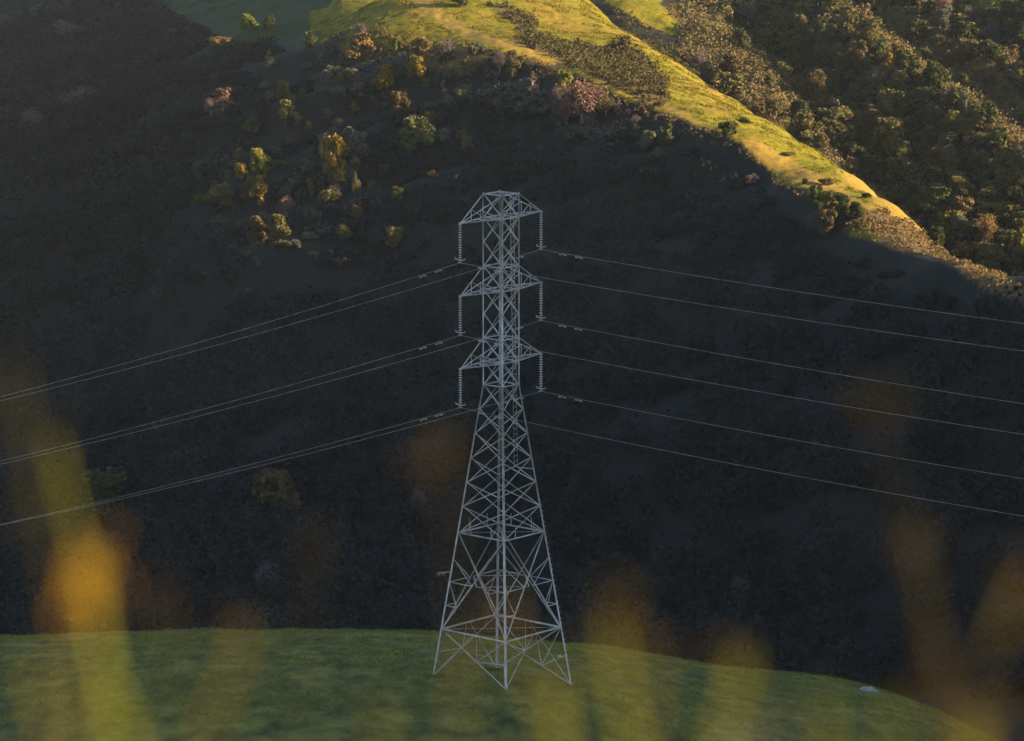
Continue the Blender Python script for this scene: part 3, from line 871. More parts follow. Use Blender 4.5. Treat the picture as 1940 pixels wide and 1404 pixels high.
# pale leafless trees that show faintly in the deep shade
for (px, by, h, w, kind, colr, lab) in [
    (150, 215, 90, 90, 'bare', 'purple', 'faint blue grey leafless tree in the deep shade at upper left'),
    (60, 260, 80, 60, 'bare', 'purple', 'faint grey leafless tree at the far left in deep shade'),
    (135, 90, 90, 70, 'bare', 'purple', 'faint tall grey tree at the upper left corner'),
    (520, 990, 110, 110, 'round', 'brown', 'dim brown tree in deep shade below the lowest left power lines'),
    (200, 990, 100, 110, 'round', 'darkgreen', 'dim dark green tree behind the blurred golden seed head'),
    (510, 1150, 90, 70, 'bare', 'purple', 'dim blue grey leafless tree just above the knoll, left of the tower'),
    (680, 1140, 60, 40, 'bare', 'purple', 'thin dim leafless tree close left of the tower foot'),
    (1400, 1150, 60, 50, 'bare', 'purple', 'dim leafless tree above the knoll, left of a similar one'),
    (1490, 1150, 60, 50, 'bare', 'purple', 'dim leafless tree above the knoll, right of a similar one'),
    (790, 1000, 70, 50, 'bare', 'purple', 'dim leafless tree directly left of the tower middle'),
]:
    hh = hit(px, by)
    if hh:
        s = px_scale(*hh); gp_ = shadow_at(*hh) - ground(*hh); h = min(h, max(3.0, gp_ * .92) * s); tree(hh[0], hh[1], h / s, w / s, kind, colr, lab)

# ------------------------------------------------------------------ masses nobody could count
def brush_mass(name, polys, n, mat, label, cat, rmin, rmax, leaves, lsize, ycond, under_shadow=False, seed=3, cone=0.0):
    r_ = np.random.default_rng(seed)
    c = []; tot = 0
    xs = r_.uniform(-170, 175, n); ys = r_.uniform(520, 1240, n)
    zs = G.at(xs, ys); px, py = proj(xs, ys, zs)
    ok = np.zeros(n, bool)
    jx = px + 8 * fbm(xs / 5, ys / 5, 71, 3); jy = py + 6 * fbm(xs / 5, ys / 5, 72, 3)
    for p in polys: ok |= inside(jx, jy, p)
    ok &= ycond(xs, ys)
    xs, ys, zs = xs[ok], ys[ok], zs[ok]
    rr = r_.uniform(rmin, rmax, len(xs)); hh = rr * r_.uniform(.8, 1.5, len(xs))
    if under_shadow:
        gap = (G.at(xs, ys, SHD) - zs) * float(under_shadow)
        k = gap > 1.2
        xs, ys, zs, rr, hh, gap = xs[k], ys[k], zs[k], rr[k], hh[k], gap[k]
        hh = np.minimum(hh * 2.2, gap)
    cs = []
    for k in range(leaves):
        d = r_.normal(size=(len(xs), 3)); d[:, 2] = np.abs(d[:, 2]); d /= np.linalg.norm(d, axis=1)[:, None]
        rad = r_.uniform(.55, 1.05, len(xs))
        cs.append(np.stack([xs + d[:, 0] * rr * rad, ys + d[:, 1] * rr * rad, zs + d[:, 2] * hh * rad + .05], -1))
    p = np.stack(cs, 1).reshape(-1, 3)
    v, f = leaf_quads(p, lsize, r_)
    o = mesh_obj(name, v, f, mat)
    return tag(o, label, cat, None, 'stuff')

near_y = lambda x, y: y < 1040
brush_mass('hollow_brush', [brush_a, brush_b], 90000, M['brush_olive'], 'dense brown green brush filling the hollow between the grassy ridges', 'brush', .7, 1.6, 26, .27, near_y, seed=3)
brush_mass('ridge_brush', [brush_d, brush_f], 130000, M['brush_brown'], 'brown scrub covering the foot of the sunny ridge', 'brush', .35, .8, 16, .2, lambda x, y: y < 800, seed=4)
brush_mass('crest_brush', [brush_e, crest_edge], 90000, M['brush_brown'], 'purple brown scrub along the shaded edge of the crest', 'brush', .4, 1.0, 16, .22, near_y, seed=5)
brush_mass('gully_brush', [brush_c, low_brush], 60000, M['brush_olive'], 'olive brown chaparral on the slope behind the bright ridge', 'brush', .5, 1.3, 18, .25, lambda x, y: y > 900, seed=6)
brush_mass('hillside_brush', [hill_brown], 70000, M['brush_brown'], 'brown sunlit scrub on the upper right hillside', 'brush', .4, 1.1, 16, .24, lambda x, y: y > 900, seed=8)
rest = [(1290, -60), (2050, -60), (2050, 640), (1760, 430), (1500, 260), (1290, 120)]
brush_mass('hillside_undergrowth', [rest], 38000, M['brush_dark'], 'dark undergrowth between the trees of the right hillside', 'undergrowth', .8, 2.2, 30, .34, lambda x, y: y > 860, seed=9)
dark = [(-200, -60), (250, -60), (300, 16), (440, 92), (640, 110), (860, 150), (960, 130), (1080, 165), (1280, 250), (1400, 300), (1500, 385), (1660, 475), (1790, 510), (1940, 600), (2050, 700), (2050, 1330), (-200, 1330)]
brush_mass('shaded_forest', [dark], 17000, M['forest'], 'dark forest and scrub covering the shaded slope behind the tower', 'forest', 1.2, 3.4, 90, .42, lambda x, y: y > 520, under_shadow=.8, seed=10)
belt = [(645, 66), (720, 66), (940, 100), (1080, 150), (1280, 236), (1300, 262), (1220, 268), (1100, 268), (980, 214), (880, 200), (760, 215), (640, 180), (560, 130)]
brush_mass('belt_scrub', [belt], 70000, M['scrub'], 'grey brown scrub in a belt just under the crest, its tops faintly lit', 'scrub', .8, 1.7, 34, .28, lambda x, y: y < 1030, under_shadow=1.12, seed=14)
clus = [(370, 300), (470, 280), (560, 310), (700, 270), (720, 390), (610, 420), (640, 480), (560, 520), (460, 500), (370, 420)]
brush_mass('cluster_scrub', [clus], 42000, M['scrub'], 'dim scrub between the golden trees on the left of the shaded slope', 'scrub', .7, 1.5, 30, .28, lambda x, y: y < 1030, under_shadow=1.05, seed=15)

# grass on the knoll
FEETX = (-5.9, -.45, 4.3, -1.35); FEETY = (294.5, 290.0, 296.0, 300.3)
r_ = np.random.default_rng(12)
n = 60000
xs = r_.uniform(-50, 50, n); ys = 276 + 104 * r_.uniform(0, 1, n)
def blades(xs, ys, zs, h, w, r_, k=2):
    vs = []
    for j in range(k):
        a = r_.uniform(0, 6.28, len(xs)); hh = h * r_.uniform(.5, 1.3, len(xs)); lean = r_.uniform(-.5, .5, (len(xs), 2)) * hh[:, None]
        ox = xs + r_.normal(size=len(xs)) * .06; oy = ys + r_.normal(size=len(xs)) * .06
        dx = np.cos(a) * w; dy = np.sin(a) * w
        b0 = np.stack([ox - dx, oy - dy, zs - .05], -1); b1 = np.stack([ox + dx, oy + dy, zs - .05], -1)
        t1 = np.stack([ox + lean[:, 0] + dx * .3, oy + lean[:, 1] + dy * .3, zs + hh], -1)
        t0 = np.stack([ox + lean[:, 0] - dx * .3, oy + lean[:, 1] - dy * .3, zs + hh], -1)
        vs.append(np.stack([b0, b1, t1, t0], 1))
    v = np.concatenate(vs).reshape(-1, 3)
    return v, np.arange(len(v)).reshape(-1, 4)
def knoll_z(x, y):
    return G.at(x, y) + np.clip((438 - y) / 20, 0, 1) * np.clip((y - 190) / 20, 0, 1) * (.16 * fbm(x / 1.6, y / 2.4, 21, 3) + .45 * fbm(x / 9, y / 9, 25, 2))
fx_ = np.concatenate([xs] + [cx_ + r_.normal(size=260) * .35 for cx_ in FEETX]); fy_ = np.concatenate([ys] + [cy_ + r_.normal(size=260) * .35 for cy_ in FEETY]); xs, ys = fx_, fy_
dens = fbm(xs / 2.2, ys / 2.2, 44, 3) > -.12
xs, ys = xs[dens], ys[dens]
v, f = blades(xs, ys, knoll_z(xs, ys), .16, .035, r_, 3)
tag(mesh_obj('grass', v, f, M['blade']), 'short green grass covering the knoll under the tower', 'grass', None, 'stuff')

# coarse grass on the sunny ridge
n = 260000
xs = r_.uniform(-60, 110, n); ys = r_.uniform(700, 1060, n)
zs = G.at(xs, ys)
gr, dr, br = cover_masks(xs, ys, zs)
k = (gr > .5) & (dr < .5) & (fbm(xs / 3.0, ys / 3.0, 51, 3) > .06)
xs, ys, zs = xs[k], ys[k], zs[k]
v, f = blades(xs, ys, zs, .28, .12, r_, 2)
tag(mesh_obj('ridge_grass', v, f, M['tussock']), 'yellow green tufted grass on the sunny ridge', 'grass', None, 'stuff')

# ------------------------------------------------------------------ the tower
TD = 295.0
AX = R(49.0)
A = Vector((math.cos(AX), math.sin(AX), 0)); Ld = Vector((math.sin(AX), -math.cos(AX), 0))
TC = Vector((P(949.5, 1000, TD)[0], TD, 0))
def hz(py):
    return ZC - TD * math.tan(PITCH + math.atan((py - 702.0) / F))
H_TOP, H_A1 = hz(367), hz(411.5)
LV_UP = [hz(v) for v in (367, 411.5, 457.5, 503.5, 548, 594, 640, 684, 728)]
LV_LO = [hz(v) for v in (728, 774.5, 820, 867, 913, 958.5, 1008)]
H_MID, H_RING = hz(1101), hz(1190)
HB = .955
def half(z):
    w0, w1 = hz(728), hz(1190)
    return HB if z >= w0 else HB + (3.25 - HB) * (w0 - z) / (w0 - w1)
CORN = {'right': (1, 1), 'front': (-1, 1), 'left': (-1, -1), 'back': (1, -1)}
def cpt(c, z, inset=0):
    h = half(z) - inset
    s = CORN[c]; p = TC + A * (s[0] * h) + Ld * (s[1] * h); return Vector((p.x, p.y, z))
FACES = [('right', 'front', Ld), ('front', 'left', -A), ('left', 'back', -Ld), ('back', 'right', A)]
tower = empty('transmission_tower', (0, 0, 0))
tag(tower, 'tall grey steel lattice power tower standing on the green knoll', 'power tower')
# legs, down to the sloping ground
feet = {}
for c in ('front', 'left', 'back', 'right'):
    z = 0.0
    for it in range(6):
        p = cpt(c, z); z = float(knoll_z(np.array([p.x]), np.array([p.y]))[0])
    feet[c] = z
    s = CORN[c]; outv = A * s[0] + Ld * s[1]
    mb = MB()
    mb.angle_bar(cpt(c, z - .3), cpt(c, hz(728)), .135, outv)
    mb.angle_bar(cpt(c, hz(728)), cpt(c, H_TOP + .12), .105, outv)
    if c == 'right':
        for k in range(30):          # step bolts
            zz = z + 2 + k * .42; p = cpt(c, zz)
            mb.box_bar(p, p + (A if k % 2 else Ld) * .22, .03)
    leg = mb.obj('leg', M['steel'], tower)
    mb = MB(); p = cpt(c, z)
    mb.lathe([(.0, .16), (.17, .16), (.20, .12), (.21, -.5)], (p.x, p.y, z - .05), 10)
    mb.obj('footing', M['concrete'], leg)
# faces
BW = .058
def ring(mb, z, w=.13):
    pass
for (c0, c1, nrm) in FACES:
    mb = MB()
    off = nrm * -.02
    for lv in (LV_UP, LV_LO):
        for i in range(len(lv) - 1):
            a0, a1 = cpt(c0, lv[i]), cpt(c1, lv[i]); b0, b1 = cpt(c0, lv[i + 1]), cpt(c1, lv[i + 1])
            mb.angle_bar(a0, b1, BW, nrm); mb.angle_bar(a1 - nrm * .08, b0 - nrm * .08, BW, nrm)
    for z in (H_TOP, LV_UP[1], LV_UP[3], LV_UP[4], LV_UP[6], LV_UP[7], LV_UP[8]):
        mb.angle_bar(cpt(c0, z), cpt(c1, z), .065, nrm)
    z = LV_LO[-1]
    mb.angle_bar(cpt(c0, z), cpt(c1, z), .08, nrm)
    # posts hanging in the last panels
    for (cc, od) in ((c0, c1), (c1, c0)):
        a = cpt(cc, z).lerp(cpt(od, z), .28); mb.angle_bar(a, a + Vector((0, 0, .95)), .05, nrm)
    # lower body: two long diagonals with secondary struts
    t0, t1 = cpt(c0, z), cpt(c1, z); r0, r1 = cpt(c0, H_RING), cpt(c1, H_RING)
    mb.angle_bar(t0, r1, .095, nrm); mb.angle_bar(t1 - nrm * .1, r0 - nrm * .1, .068, nrm)
    mb.angle_bar(r0, r1, .11, nrm)
    zt = H_MID
    def on_diag(a, b, zz):
        t = (zz - a.z) / (b.z - a.z); return a.lerp(b, t)
    for (cc, dtop, dbot) in ((c0, t1, r0), (c1, t0, r1)):
        # struts between the leg and the diagonal ending at that leg
        z1 = z + (H_RING - z) * .27; z2 = H_MID; z3 = H_MID + (H_RING - H_MID) * .5
        x_pt = on_diag(dtop, dbot, z2)
        mb.angle_bar(cpt(cc, z1), x_pt, .055, nrm); mb.angle_bar(cpt(cc, z2), x_pt, .055, nrm)
        x2 = on_diag(dtop, dbot, z3)
        mb.angle_bar(cpt(cc, z2), x2, .05, nrm); mb.angle_bar(cpt(cc, z3), x2, .05, nrm)
    # leg extensions under the ring
    mid = (r0 + r1) / 2
    f0, f1 = cpt(c0, feet[c0] + .1), cpt(c1, feet[c1] + .1)
    mb.angle_bar(r1, f0, .075, nrm); mb.angle_bar(mid, f1, .06, nrm)
    q = r1.lerp(f0, .55)
    mb.angle_bar(mid.lerp(r0, .1), q, .05, nrm); mb.angle_bar(r0, q, .05, nrm)
    lg = cpt(c0, feet[c0] + (H_RING - feet[c0]) * .52)
    mb.angle_bar(lg, q, .055, nrm)
    mb.obj('face_bracing', M['steel'], tower)
# inner plan bracing at the rings
for z in (LV_LO[-1], H_RING, H_TOP, LV_UP[1], LV_UP[4], LV_UP[7]):
    mb = MB()
    mb.angle_bar(cpt('left', z), cpt('right', z), .045, (0, 0, 1)); mb.angle_bar(cpt('front', z - .02), cpt('back', z - .02), .045, (0, 0, 1))
    mb.obj('plan_bracing', M['steel_dull'], tower)
z = H_MID; mb = MB()
mids = [(cpt(a, z) + cpt(b, z)) / 2 for a, b, _n in FACES]
for i in range(4): mb.angle_bar(mids[i], mids[(i + 1) % 4], .06, (0, 0, 1))
mb.obj('plan_bracing', M['steel_dull'], tower)
# crossarms
ARM = 4.63
TIPS = []
for (zt, zb) in ((LV_UP[0], LV_UP[1]), (LV_UP[3], LV_UP[4]), (LV_UP[6], LV_UP[7])):
    for sgn in (-1, 1):
        mb = MB()
        tip = TC + A * (sgn * ARM); tip = Vector((tip.x, tip.y, zb))
        cs = [c for c in CORN if CORN[c][0] == sgn]
        tops = [cpt(c, zt) for c in cs]; bots = [cpt(c, zb) for c in cs]
        for tp, bt in zip(tops, bots):
            mb.angle_bar(bt, tip, .098, (0, 0, -1)); mb.angle_bar(tp, tip, .07, (0, 0, 1))
            u = tp.lerp(tip, .52); d = bt.lerp(tip, .52)
            mb.angle_bar(u, d, .055, A * sgn); mb.angle_bar(u, bt, .055, A * sgn)
        for t in (.33, .66):
            mb.angle_bar(bots[0].lerp(tip, t), bots[1].lerp(tip, t), .045, (0, 0, 1))
        mb.angle_bar(bots[0], bots[1].lerp(tip, .33), .045, (0, 0, 1)); mb.angle_bar(bots[1].lerp(tip, .33), bots[0].lerp(tip, .66), .045, (0, 0, 1))
        mb.box_bar(tip + Vector((0, 0, .06)), tip - Vector((0, 0, .18)), .22, .05, A)
        mb.obj('crossarm', M['steel'], tower)
        TIPS.append((sgn, tip))
# ladder inside the right face
mb = MB()
def lad(z):
    t = (H_TOP - z) / (H_TOP - hz(885)); p0 = cpt('front', max(z, hz(728))).lerp(cpt('right', max(z, hz(728))), .70 + .10 * t) - Ld * (.22 - .25 * t)
    return Vector((p0.x, p0.y, z))
dirn = (cpt('right', H_TOP) - cpt('front', H_TOP)).normalized()
for s in (-.19, .19): mb.box_bar(lad(H_TOP) + dirn * s, lad(hz(885)) + dirn * s, .022, .022, Ld)
zz = hz(883)
while zz < H_TOP - .1:
    mb.box_bar(lad(zz) - dirn * .19, lad(zz) + dirn * .19, .028); zz += .42
mb.box_bar(lad(hz(885)) + dirn * .19, cpt('right', hz(889)), .06)
mb.obj('ladder', M['steel'], tower)
# small aerial on the left leg and number plates on the right extension
mb = MB(); p = cpt('left', hz(1083))
e = p - Vector((1.05, .1, .05)); mb.box_bar(p + Vector((.15, 0, .08)), e, .045)
for t in (.45, .62, .8, .97):
    q = p.lerp(e, t); mb.box_bar(q - Vector((.05, .25, .02)), q + Vector((.05, .25, .05)), .03); mb.box_bar(q, q - Vector((.03, 0, .22)), .05)
mb.obj('aerial', M['steel_dull'], tower)
for k in range(2):
    q = P(1057.5 + k * 4.2, 1244.5, TD - 1.2); mb = MB(); mb.box_bar(q, q + np.array([0, 0, .14]), .10, .03, (0, -1, 0)); mb.obj('number_plate', M['white'], tower)

# ------------------------------------------------------------------ insulator strings
NAMES = {(0, -1): 'upper left', (0, 1): 'upper right', (1, -1): 'middle left', (1, 1): 'middle right', (2, -1): 'lower left', (2, 1): 'lower right'}
CL_PX = {(0, -1): (875, 490), (0, 1): (1027, 465), (1, -1): (872.5, 628), (1, 1): (1024.5, 598), (2, -1): (871, 767), (2, 1): (1026, 730)}
disc_me = None
CLAMP = {}
STR_LEN = 2.55
ND = 13
for i, (sgn, tip) in enumerate(TIPS):
    lv = i // 2
    root = empty('insulator_string', tip - Vector((0, 0, .16)))
    arm = ('top', 'middle', 'bottom')[lv]
    tag(root, f'grey disc insulator string hanging from the {"left" if sgn < 0 else "right"} tip of the {arm} crossarm', 'insulator', 'insulator strings on the power tower')
    mb = MB(); mb.tube([(0, 0, .05), (0, 0, -STR_LEN)], .022, 6); mb.obj('pin', M['steel_dull'], root)
    if disc_me is None:
        mb = MB(); mb.lathe([(.02, .075), (.04, .065), (.045, .03), (.09, .018), (.130, -.005), (.132, -.02), (.085, -.016), (.05, -.035), (.02, -.03)], (0, 0, 0), 14)
        o = mb.obj('insulator_disc', M['porcelain'], root, True); disc_me = o.data; first = o
    for k in range(ND):
        if k == 0 and i == 0: o = first
        else: o = bpy.data.objects.new('insulator_disc', disc_me); link(o, root)
        o.location = (0, 0, -.14 - k * (STR_LEN - .3) / (ND - 1))
    mb = MB(); zb = -STR_LEN - .02
    mb.tube([Ld * -.50 + Vector((0, 0, zb + .13)), Ld * -.40 + Vector((0, 0, zb + .02)), Vector((0, 0, zb - .02)), Ld * .40 + Vector((0, 0, zb + .02)), Ld * .50 + Vector((0, 0, zb + .13))], [.03, .04, .045, .04, .03], 6)
    mb.obj('arcing_horn', M['steel'], root)
    mb = MB(); mb.box_bar(Vector((0, 0, zb)), Vector((0, 0, zb - .22)), .09, .06, A); mb.box_bar(Ld * -.16 + Vector((0, 0, zb - .2)), Ld * .16 + Vector((0, 0, zb - .2)), .09, .10)
    mb.obj('clamp', M['steel_dull'], root)
    CLAMP[lv, sgn] = tip + Vector((0, 0, -.16 - STR_LEN - .24))

# ------------------------------------------------------------------ conductors (sagging spans both ways from each clamp)
RIGHT = {(0, 1): [(1240, 504), (1830, 598), (1940, 613)], (1, 1): [(1940, 765)], (2, 1): [(1940, 907)],
         (0, -1): [(1940, 665)], (1, -1): [(1940, 823)], (2, -1): [(1940, 978)]}
LEFT = {(0, -1): (0, 750), (0, 1): (0, 757.5), (1, -1): (0, 872), (1, 1): (0, 877.5), (2, -1): (0, 992), (2, 1): (0, 993.5)}
def span(c0, end_px, direction, sag):
    """slope so that the span leaves the frame at the photographed height"""
    d = direction
    lo_s, hi_s = 1.0, 300.0
    # ground position along the line where it crosses that column of the picture
    for it in range(60):
        s = (lo_s + hi_s) / 2; q = c0 + d * s
        pxx, _ = proj(np.array([q.x]), np.array([q.y]), np.array([q.z]))
        inside_ = abs(pxx[0] - 970) < abs(end_px[0] - 970)
        if inside_: lo_s = s
        else: hi_s = s
    s1 = s; q = c0 + d * s1
    r_d = ray(*end_px); k = q.y / r_d[1]; zend = ZC + r_d[2] * k
    a = (zend - c0.z - sag * s1 * s1) / s1
    return a, s1
LDIR = Ld.copy()
for (lv, sgn), c0 in CLAMP.items():
    pts = []
    sag = .00042
    aR, sR = span(c0, RIGHT[lv, sgn][-1], LDIR, sag); aL, sL = span(c0, LEFT[lv, sgn], -LDIR, sag)
    for s in np.linspace(sL * 1.5, 0, 46)[:-1]: pts.append(c0 - LDIR * s + Vector((0, 0, aL * s + sag * s * s)))
    pts.append(c0.copy())
    for s in np.linspace(0, sR * 1.4, 40)[1:]: pts.append(c0 + LDIR * s + Vector((0, 0, aR * s + sag * s * s)))
    root = empty('power_line', c0)
    arm = ('top', 'middle', 'bottom')[lv]
    tag(root, f'thin grey power line carried below the {"left" if sgn < 0 else "right"} tip of the {arm} crossarm', 'power line', 'power lines on the tower')
    mb = MB(); mb.tube([p - c0 for p in pts], .0145, 5); mb.obj('conductor', M['wire'], root)
    for (dd, a_) in ((LDIR, aR), (-LDIR, aL)):
        for s in (2.15, 3.75):
            mb = MB(); tl = Vector((dd.x, dd.y, a_)).normalized()
            q = dd * s + Vector((0, 0, a_ * s))
            mb.box_bar(q, q - Vector((0, 0, .12)), .05)
            q2 = q - Vector((0, 0, .12)); mb.tube([q2 - tl * .34, q2 + tl * .34], .012, 5)
            for e in (-1, 1): mb.tube([q2 + tl * (.12 * e), q2 + tl * (.2 * e), q2 + tl * (.36 * e)], [.03, .05, .045], 7)
            mb.obj('vibration_damper', M['steel'], root)

# ------------------------------------------------------------------ pale rock on the knoll edge
hh = hit(1648, 1309, 270, 430)
if hh is None: hh = (30.0, 350.0)
for k, (dx, s, lab) in enumerate([(-.25, .5, 'pale grey boulder on the right edge of the knoll, larger of two'), (.42, .34, 'smaller pale boulder touching the right of the larger one')]):
    me = bpy.data.meshes.new('boulder')
    import bmesh
    bm = bmesh.new(); bmesh.ops.create_icosphere(bm, subdivisions=3, radius=1)
    for v in bm.verts:
        n_ = Vector(v.co); w = 1 + .5 * float(fbm(np.array([n_.x * 1.4 + k * 9]), np.array([n_.y * 1.4 + n_.z * 2.1]), 61, 3)[0])
        v.co = Vector((n_.x * 1.2, n_.y, n_.z * .62)) * w * s
    bm.to_mesh(me); bm.free(); me.materials.append(M['rock'])
    o = bpy.data.objects.new('boulder', me); link(o)
    x, y = hh[0] + dx, hh[1]
    o.location = (x, y, float(knoll_z(np.array([x]), np.array([y]))[0]) + .22 * s)
    tag(o, lab, 'boulder')

# ------------------------------------------------------------------ tall weeds close in front of the lens, far out of focus
def weed(path, d, stem_r, stem_mat, heads, label, leaf=True):
    """path: picture points of the stalk from top to bottom at distance d; heads: (index along, length m, radius m, material)"""
    pts = [Vector(ray(px, py)) * d + Vector((0, 0, ZC)) for px, py in path]
    low = pts[-1]
    gz = float(camera_hill(np.array([low.x]), np.array([low.y]))[0])
    base = Vector((low.x + .02, low.y + .01, gz - .02))
    n = 6
    for k in range(1, n + 1):
        pts.append(low.lerp(base, k / n) + Vector((.012 * math.sin(k * 1.3), 0, 0)) * (1 - k / n))
    stem_r *= .50 if stem_mat == 'stalk_brown' else .60
    root = empty('weed_stalk', base); tag(root, label, 'weed', 'tall weeds close to the camera')
    loc = [p - base for p in pts]
    mb = MB(); mb.tube(loc, [stem_r * (.55 + .45 * k / (len(loc) - 1)) for k in range(len(loc))], 7); mb.obj('stem', M[stem_mat], root)
    for (px, py, ln, rad, mt) in heads:
        c = Vector(ray(px, py)) * d + Vector((0, 0, ZC)) - base
        mb = MB(); r2 = np.random.default_rng(int(px + py))
        nf_ = {'head_gold': 34, 'head_orange': 12, 'head_brown': 8, 'head_white': 6}.get(mt, 8)
        q = r2.normal(size=(nf_, 3)) * np.array([rad * (1.15 if mt == 'head_gold' else 1.9), rad * 5, ln * .5])
        for p_ in q:
            fr = rad * r2.uniform(.14, .30) * (1 if mt == 'head_gold' else .47 if mt == 'head_orange' else .36)
            mb.lathe([(fr * .2, -fr * 1.8), (fr, -fr * .5), (fr * .8, fr * .8), (fr * .1, fr * 2)], (c.x + p_[0], c.y + p_[1], c.z + p_[2]), 5)
            mb.tube([(c.x, c.y, c.z + p_[2] - ln * .2), (c.x + p_[0], c.y + p_[1], c.z + p_[2])], rad * .035, 3)
        mb.obj('seed_head', M[mt], root)
    if leaf:
        for s in (-1, 1):
            b0 = loc[-4]; mb = MB()
            qs = [b0 + Vector((s * t * .10, .01 * t, .20 * t - .16 * t * t)) for t in (0, .25, .5, .75, 1)]
            ws = [.004, .010, .011, .007, .001]
            vs = []
            for q_, w_ in zip(qs, ws): vs += [q_ + Vector((0, -w_, w_ * .3)), q_ + Vector((0, w_, w_ * .3))]
            mb.add(vs, [(2 * k, 2 * k + 1, 2 * k + 3, 2 * k + 2) for k in range(4)])
            mb.obj('leaf', M[stem_mat], root)
    return root

weed([(165, 1060), (180, 1180), (205, 1300), (240, 1404), (270, 1520)], 2.0, .0047, 'stalk_green', [(163, 1098, .024, .0052, 'head_gold')], 'blurred yellow green weed with a glowing golden seed head at left')
weed([(100, 830), (130, 960), (165, 1080), (190, 1250), (200, 1420), (205, 1520)], 2.3, .0030, 'stalk_green', [(110, 850, .05, .003, 'stalk_green')], 'blurred thin green weed leaning up behind the golden seed head')
weed([(30, 690), (55, 830), (90, 1050), (130, 1300), (150, 1500)], 2.2, .0012, 'stalk_brown', [(30, 740, .03, .003, 'stalk_green'), (20, 900, .04, .003, 'stalk_green')], 'faint blurred weed at the far left edge')
weed([(460, 1190), (440, 1260), (405, 1350), (385, 1420), (370, 1520)], 2.0, .0036, 'stalk_brown', [(452, 1215, .02, .004, 'head_brown')], 'blurred brown weed leaning right at lower left')
weed([(830, 830), (850, 1000), (880, 1250), (900, 1500)], 2.1, .0006, 'stalk_brown', [(832, 850, .012, .0055, 'head_brown')], 'faint blurred brown seed head left of the tower body')
weed([(955, 1120), (975, 1200), (1010, 1300), (1050, 1404), (1060, 1520)], 2.1, .0022, 'stalk_brown', [(962, 1150, .022, .006, 'head_brown'), (1075, 1340, .05, .007, 'stalk_green')], 'blurred reddish weed head in front of the tower foot')
weed([(1158, 1190), (1168, 1260), (1180, 1340), (1200, 1420), (1205, 1520)], 2.0, .0040, 'stalk_green', [(1162, 1205, .018, .0065, 'head_orange')], 'blurred orange weed head right of the tower foot')
weed([(1410, 1240), (1390, 1310), (1360, 1404), (1350, 1520)], 2.0, .0040, 'stalk_green', [(1405, 1262, .02, .0045, 'head_orange'), (1392, 1412, .006, .008, 'head_white')], 'blurred orange weed with a pale flower at the bottom edge')
weed([(1735, 1000), (1760, 1150), (1790, 1300), (1800, 1520)], 2.2, .0012, 'stalk_brown', [(1732, 1020, .014, .0058, 'head_brown')], 'faint blurred brown seed head at right above the knoll')
weed([(1950, 1080), (1900, 1180), (1850, 1300), (1830, 1420), (1820, 1520)], 2.0, .0030, 'stalk_brown', [(1930, 1110, .03, .006, 'head_brown'), (1790, 1300, .03, .005, 'head_brown')], 'blurred rusty weed leaning to the right edge')
weed([(1640, 740), (1690, 900), (1750, 1150), (1780, 1520)], 2.3, .0005, 'stalk_brown', [(1640, 765, .018, .005, 'head_brown'), (1712, 745, .014, .0035, 'head_brown')], 'faint blurred forked weed high at right')
weed([(60, 1250), (75, 1320), (90, 1404), (95, 1520)], 2.0, .0034, 'stalk_brown', [(62, 1275, .025, .004, 'stalk_brown')], 'blurred brown weed at the lower left corner')
weed([(600, 1010), (585, 1150), (560, 1350), (555, 1520)], 2.2, .0004, 'stalk_brown', [(602, 1020, .02, .003, 'head_brown')], 'very faint blurred weed left of the tower waist')
weed([(1560, 1330), (1570, 1404), (1572, 1520)], 2.0, .0030, 'stalk_green', [(1562, 1345, .02, .004, 'stalk_green')], 'blurred short green weed low at right')
weed([(1855, 1370), (1850, 1404), (1848, 1520)], 2.0, .0045, 'stalk_green', [(1856, 1385, .015, .006, 'head_orange')], 'blurred golden weed tip at the lower right corner')
weed([(310, 1110), (325, 1250), (330, 1404), (330, 1520)], 2.1, .0008, 'stalk_brown', [(312, 1125, .014, .0045, 'head_brown')], 'very faint brown weed between the golden head and the leaning brown weed')

weed([(1050, 1300), (1062, 1404), (1066, 1520)], 2.1, .0042, 'stalk_green', [(1058, 1330, .03, .004, 'stalk_green')], 'blurred olive weed rising at the bottom edge right of the front tower leg')
weed([(1250, 1250), (1235, 1330), (1225, 1404), (1220, 1520)], 2.2, .0026, 'stalk_brown', [(1248, 1270, .02, .003, 'head_brown')], 'faint brown weed between two orange blurred ones')
weed([(720, 1330), (715, 1404), (712, 1520)], 2.1, .0022, 'stalk_brown', [(722, 1345, .02, .003, 'stalk_green')], 'faint low weed left of the tower feet')
weed([(870, 1210), (865, 1300), (850, 1404), (845, 1520)], 2.2, .0016, 'stalk_brown', [(872, 1230, .02, .003, 'head_brown')], 'faint thin weed in front of the left tower foot')
weed([(1690, 1330), (1680, 1404), (1676, 1520)], 2.1, .0026, 'stalk_green', [(1692, 1345, .02, .003, 'stalk_green')], 'faint green weed low between the boulders and the bottom edge')
weed([(150, 1270), (140, 1340), (136, 1404), (130, 1520)], 2.1, .0030, 'stalk_brown', [(150, 1290, .02, .003, 'stalk_brown')], 'faint brown weed just left of the bright green stalk')

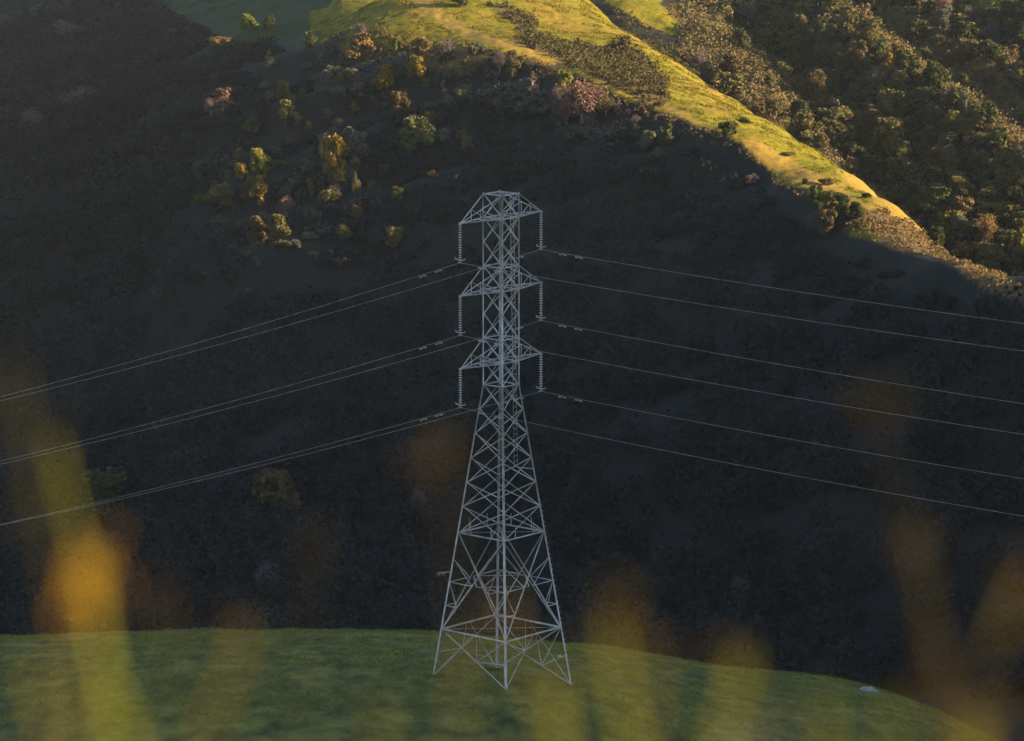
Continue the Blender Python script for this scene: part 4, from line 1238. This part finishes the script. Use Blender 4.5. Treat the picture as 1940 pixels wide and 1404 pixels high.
# ------------------------------------------------------------------ thin haze added over the whole place to lift the dark tones
m, nt, out = new_mat('haze')
pv = N(nt, 'ShaderNodeVolumePrincipled'); pv.inputs['Density'].default_value = 2.1e-5; pv.inputs['Color'].default_value = (.70, .81, .95, 1); pv.inputs['Anisotropy'].default_value = 0
L(nt, pv.outputs[0], out.inputs['Volume'])
mb = MB(); zb_ = float(G.Z.min()) - 3; zt_ = float(G.Z.max()) + 6
mb.add([(x, y, z) for z in (zb_, zt_) for (x, y) in ((-640, -90), (640, -90), (640, 1790), (-640, 1790))], [(0, 3, 2, 1), (4, 5, 6, 7), (0, 1, 5, 4), (1, 2, 6, 5), (2, 3, 7, 6), (3, 0, 4, 7)])
hz_o = mb.obj('haze', m); tag(hz_o, 'faint blue evening haze over the valley', 'haze', None, 'stuff')

# ------------------------------------------------------------------ camera, sky, sun
cam = bpy.data.cameras.new('camera'); co = bpy.data.objects.new('camera', cam); link(co)
co.location = (0, 0, ZC); co.rotation_euler = (math.pi / 2 - PITCH, 0, 0)
cam.sensor_width = 36; cam.lens = 36 * F / 1940.0; cam.sensor_fit = 'HORIZONTAL'
cam.clip_start = .1; cam.clip_end = 6000
cam.dof.use_dof = True; cam.dof.focus_distance = 305.0; cam.dof.aperture_fstop = 4.4
scene.camera = co

w = bpy.data.worlds.new('World'); scene.world = w; w.use_nodes = True
nt = w.node_tree; nt.nodes.clear()
o_ = nt.nodes.new('ShaderNodeOutputWorld'); bg = nt.nodes.new('ShaderNodeBackground'); sk = nt.nodes.new('ShaderNodeTexSky')
sk.sky_type = 'NISHITA'; sk.sun_disc = False; sk.sun_elevation = SUN_EL; sk.sun_rotation = math.atan2(SD[0], SD[1]); sk.altitude = 300
nt.links.new(sk.outputs[0], bg.inputs[0]); bg.inputs[1].default_value = .07; nt.links.new(bg.outputs[0], o_.inputs[0])

sl = bpy.data.lights.new('sun', 'SUN'); so = bpy.data.objects.new('sun', sl); link(so)
sl.energy = 4.5; sl.angle = R(.5); sl.color = (1, .73, .40)
sv = Vector((SD[0] * math.cos(SUN_EL), SD[1] * math.cos(SUN_EL), math.sin(SUN_EL)))
so.rotation_euler = sv.to_track_quat('Z', 'Y').to_euler(); so.location = (300, -50, 300)

scene.view_settings.view_transform = 'Standard'; scene.view_settings.look = 'None'; scene.view_settings.gamma = 1
scene.view_settings.exposure = 2.0
scene.render.engine = 'CYCLES'
scene.cycles.max_bounces = 4; scene.cycles.diffuse_bounces = 2; scene.cycles.glossy_bounces = 2; scene.cycles.transmission_bounces = 2; scene.cycles.transparent_max_bounces = 4
scene.cycles.use_denoising = True
scene.cycles.sample_clamp_indirect = 4
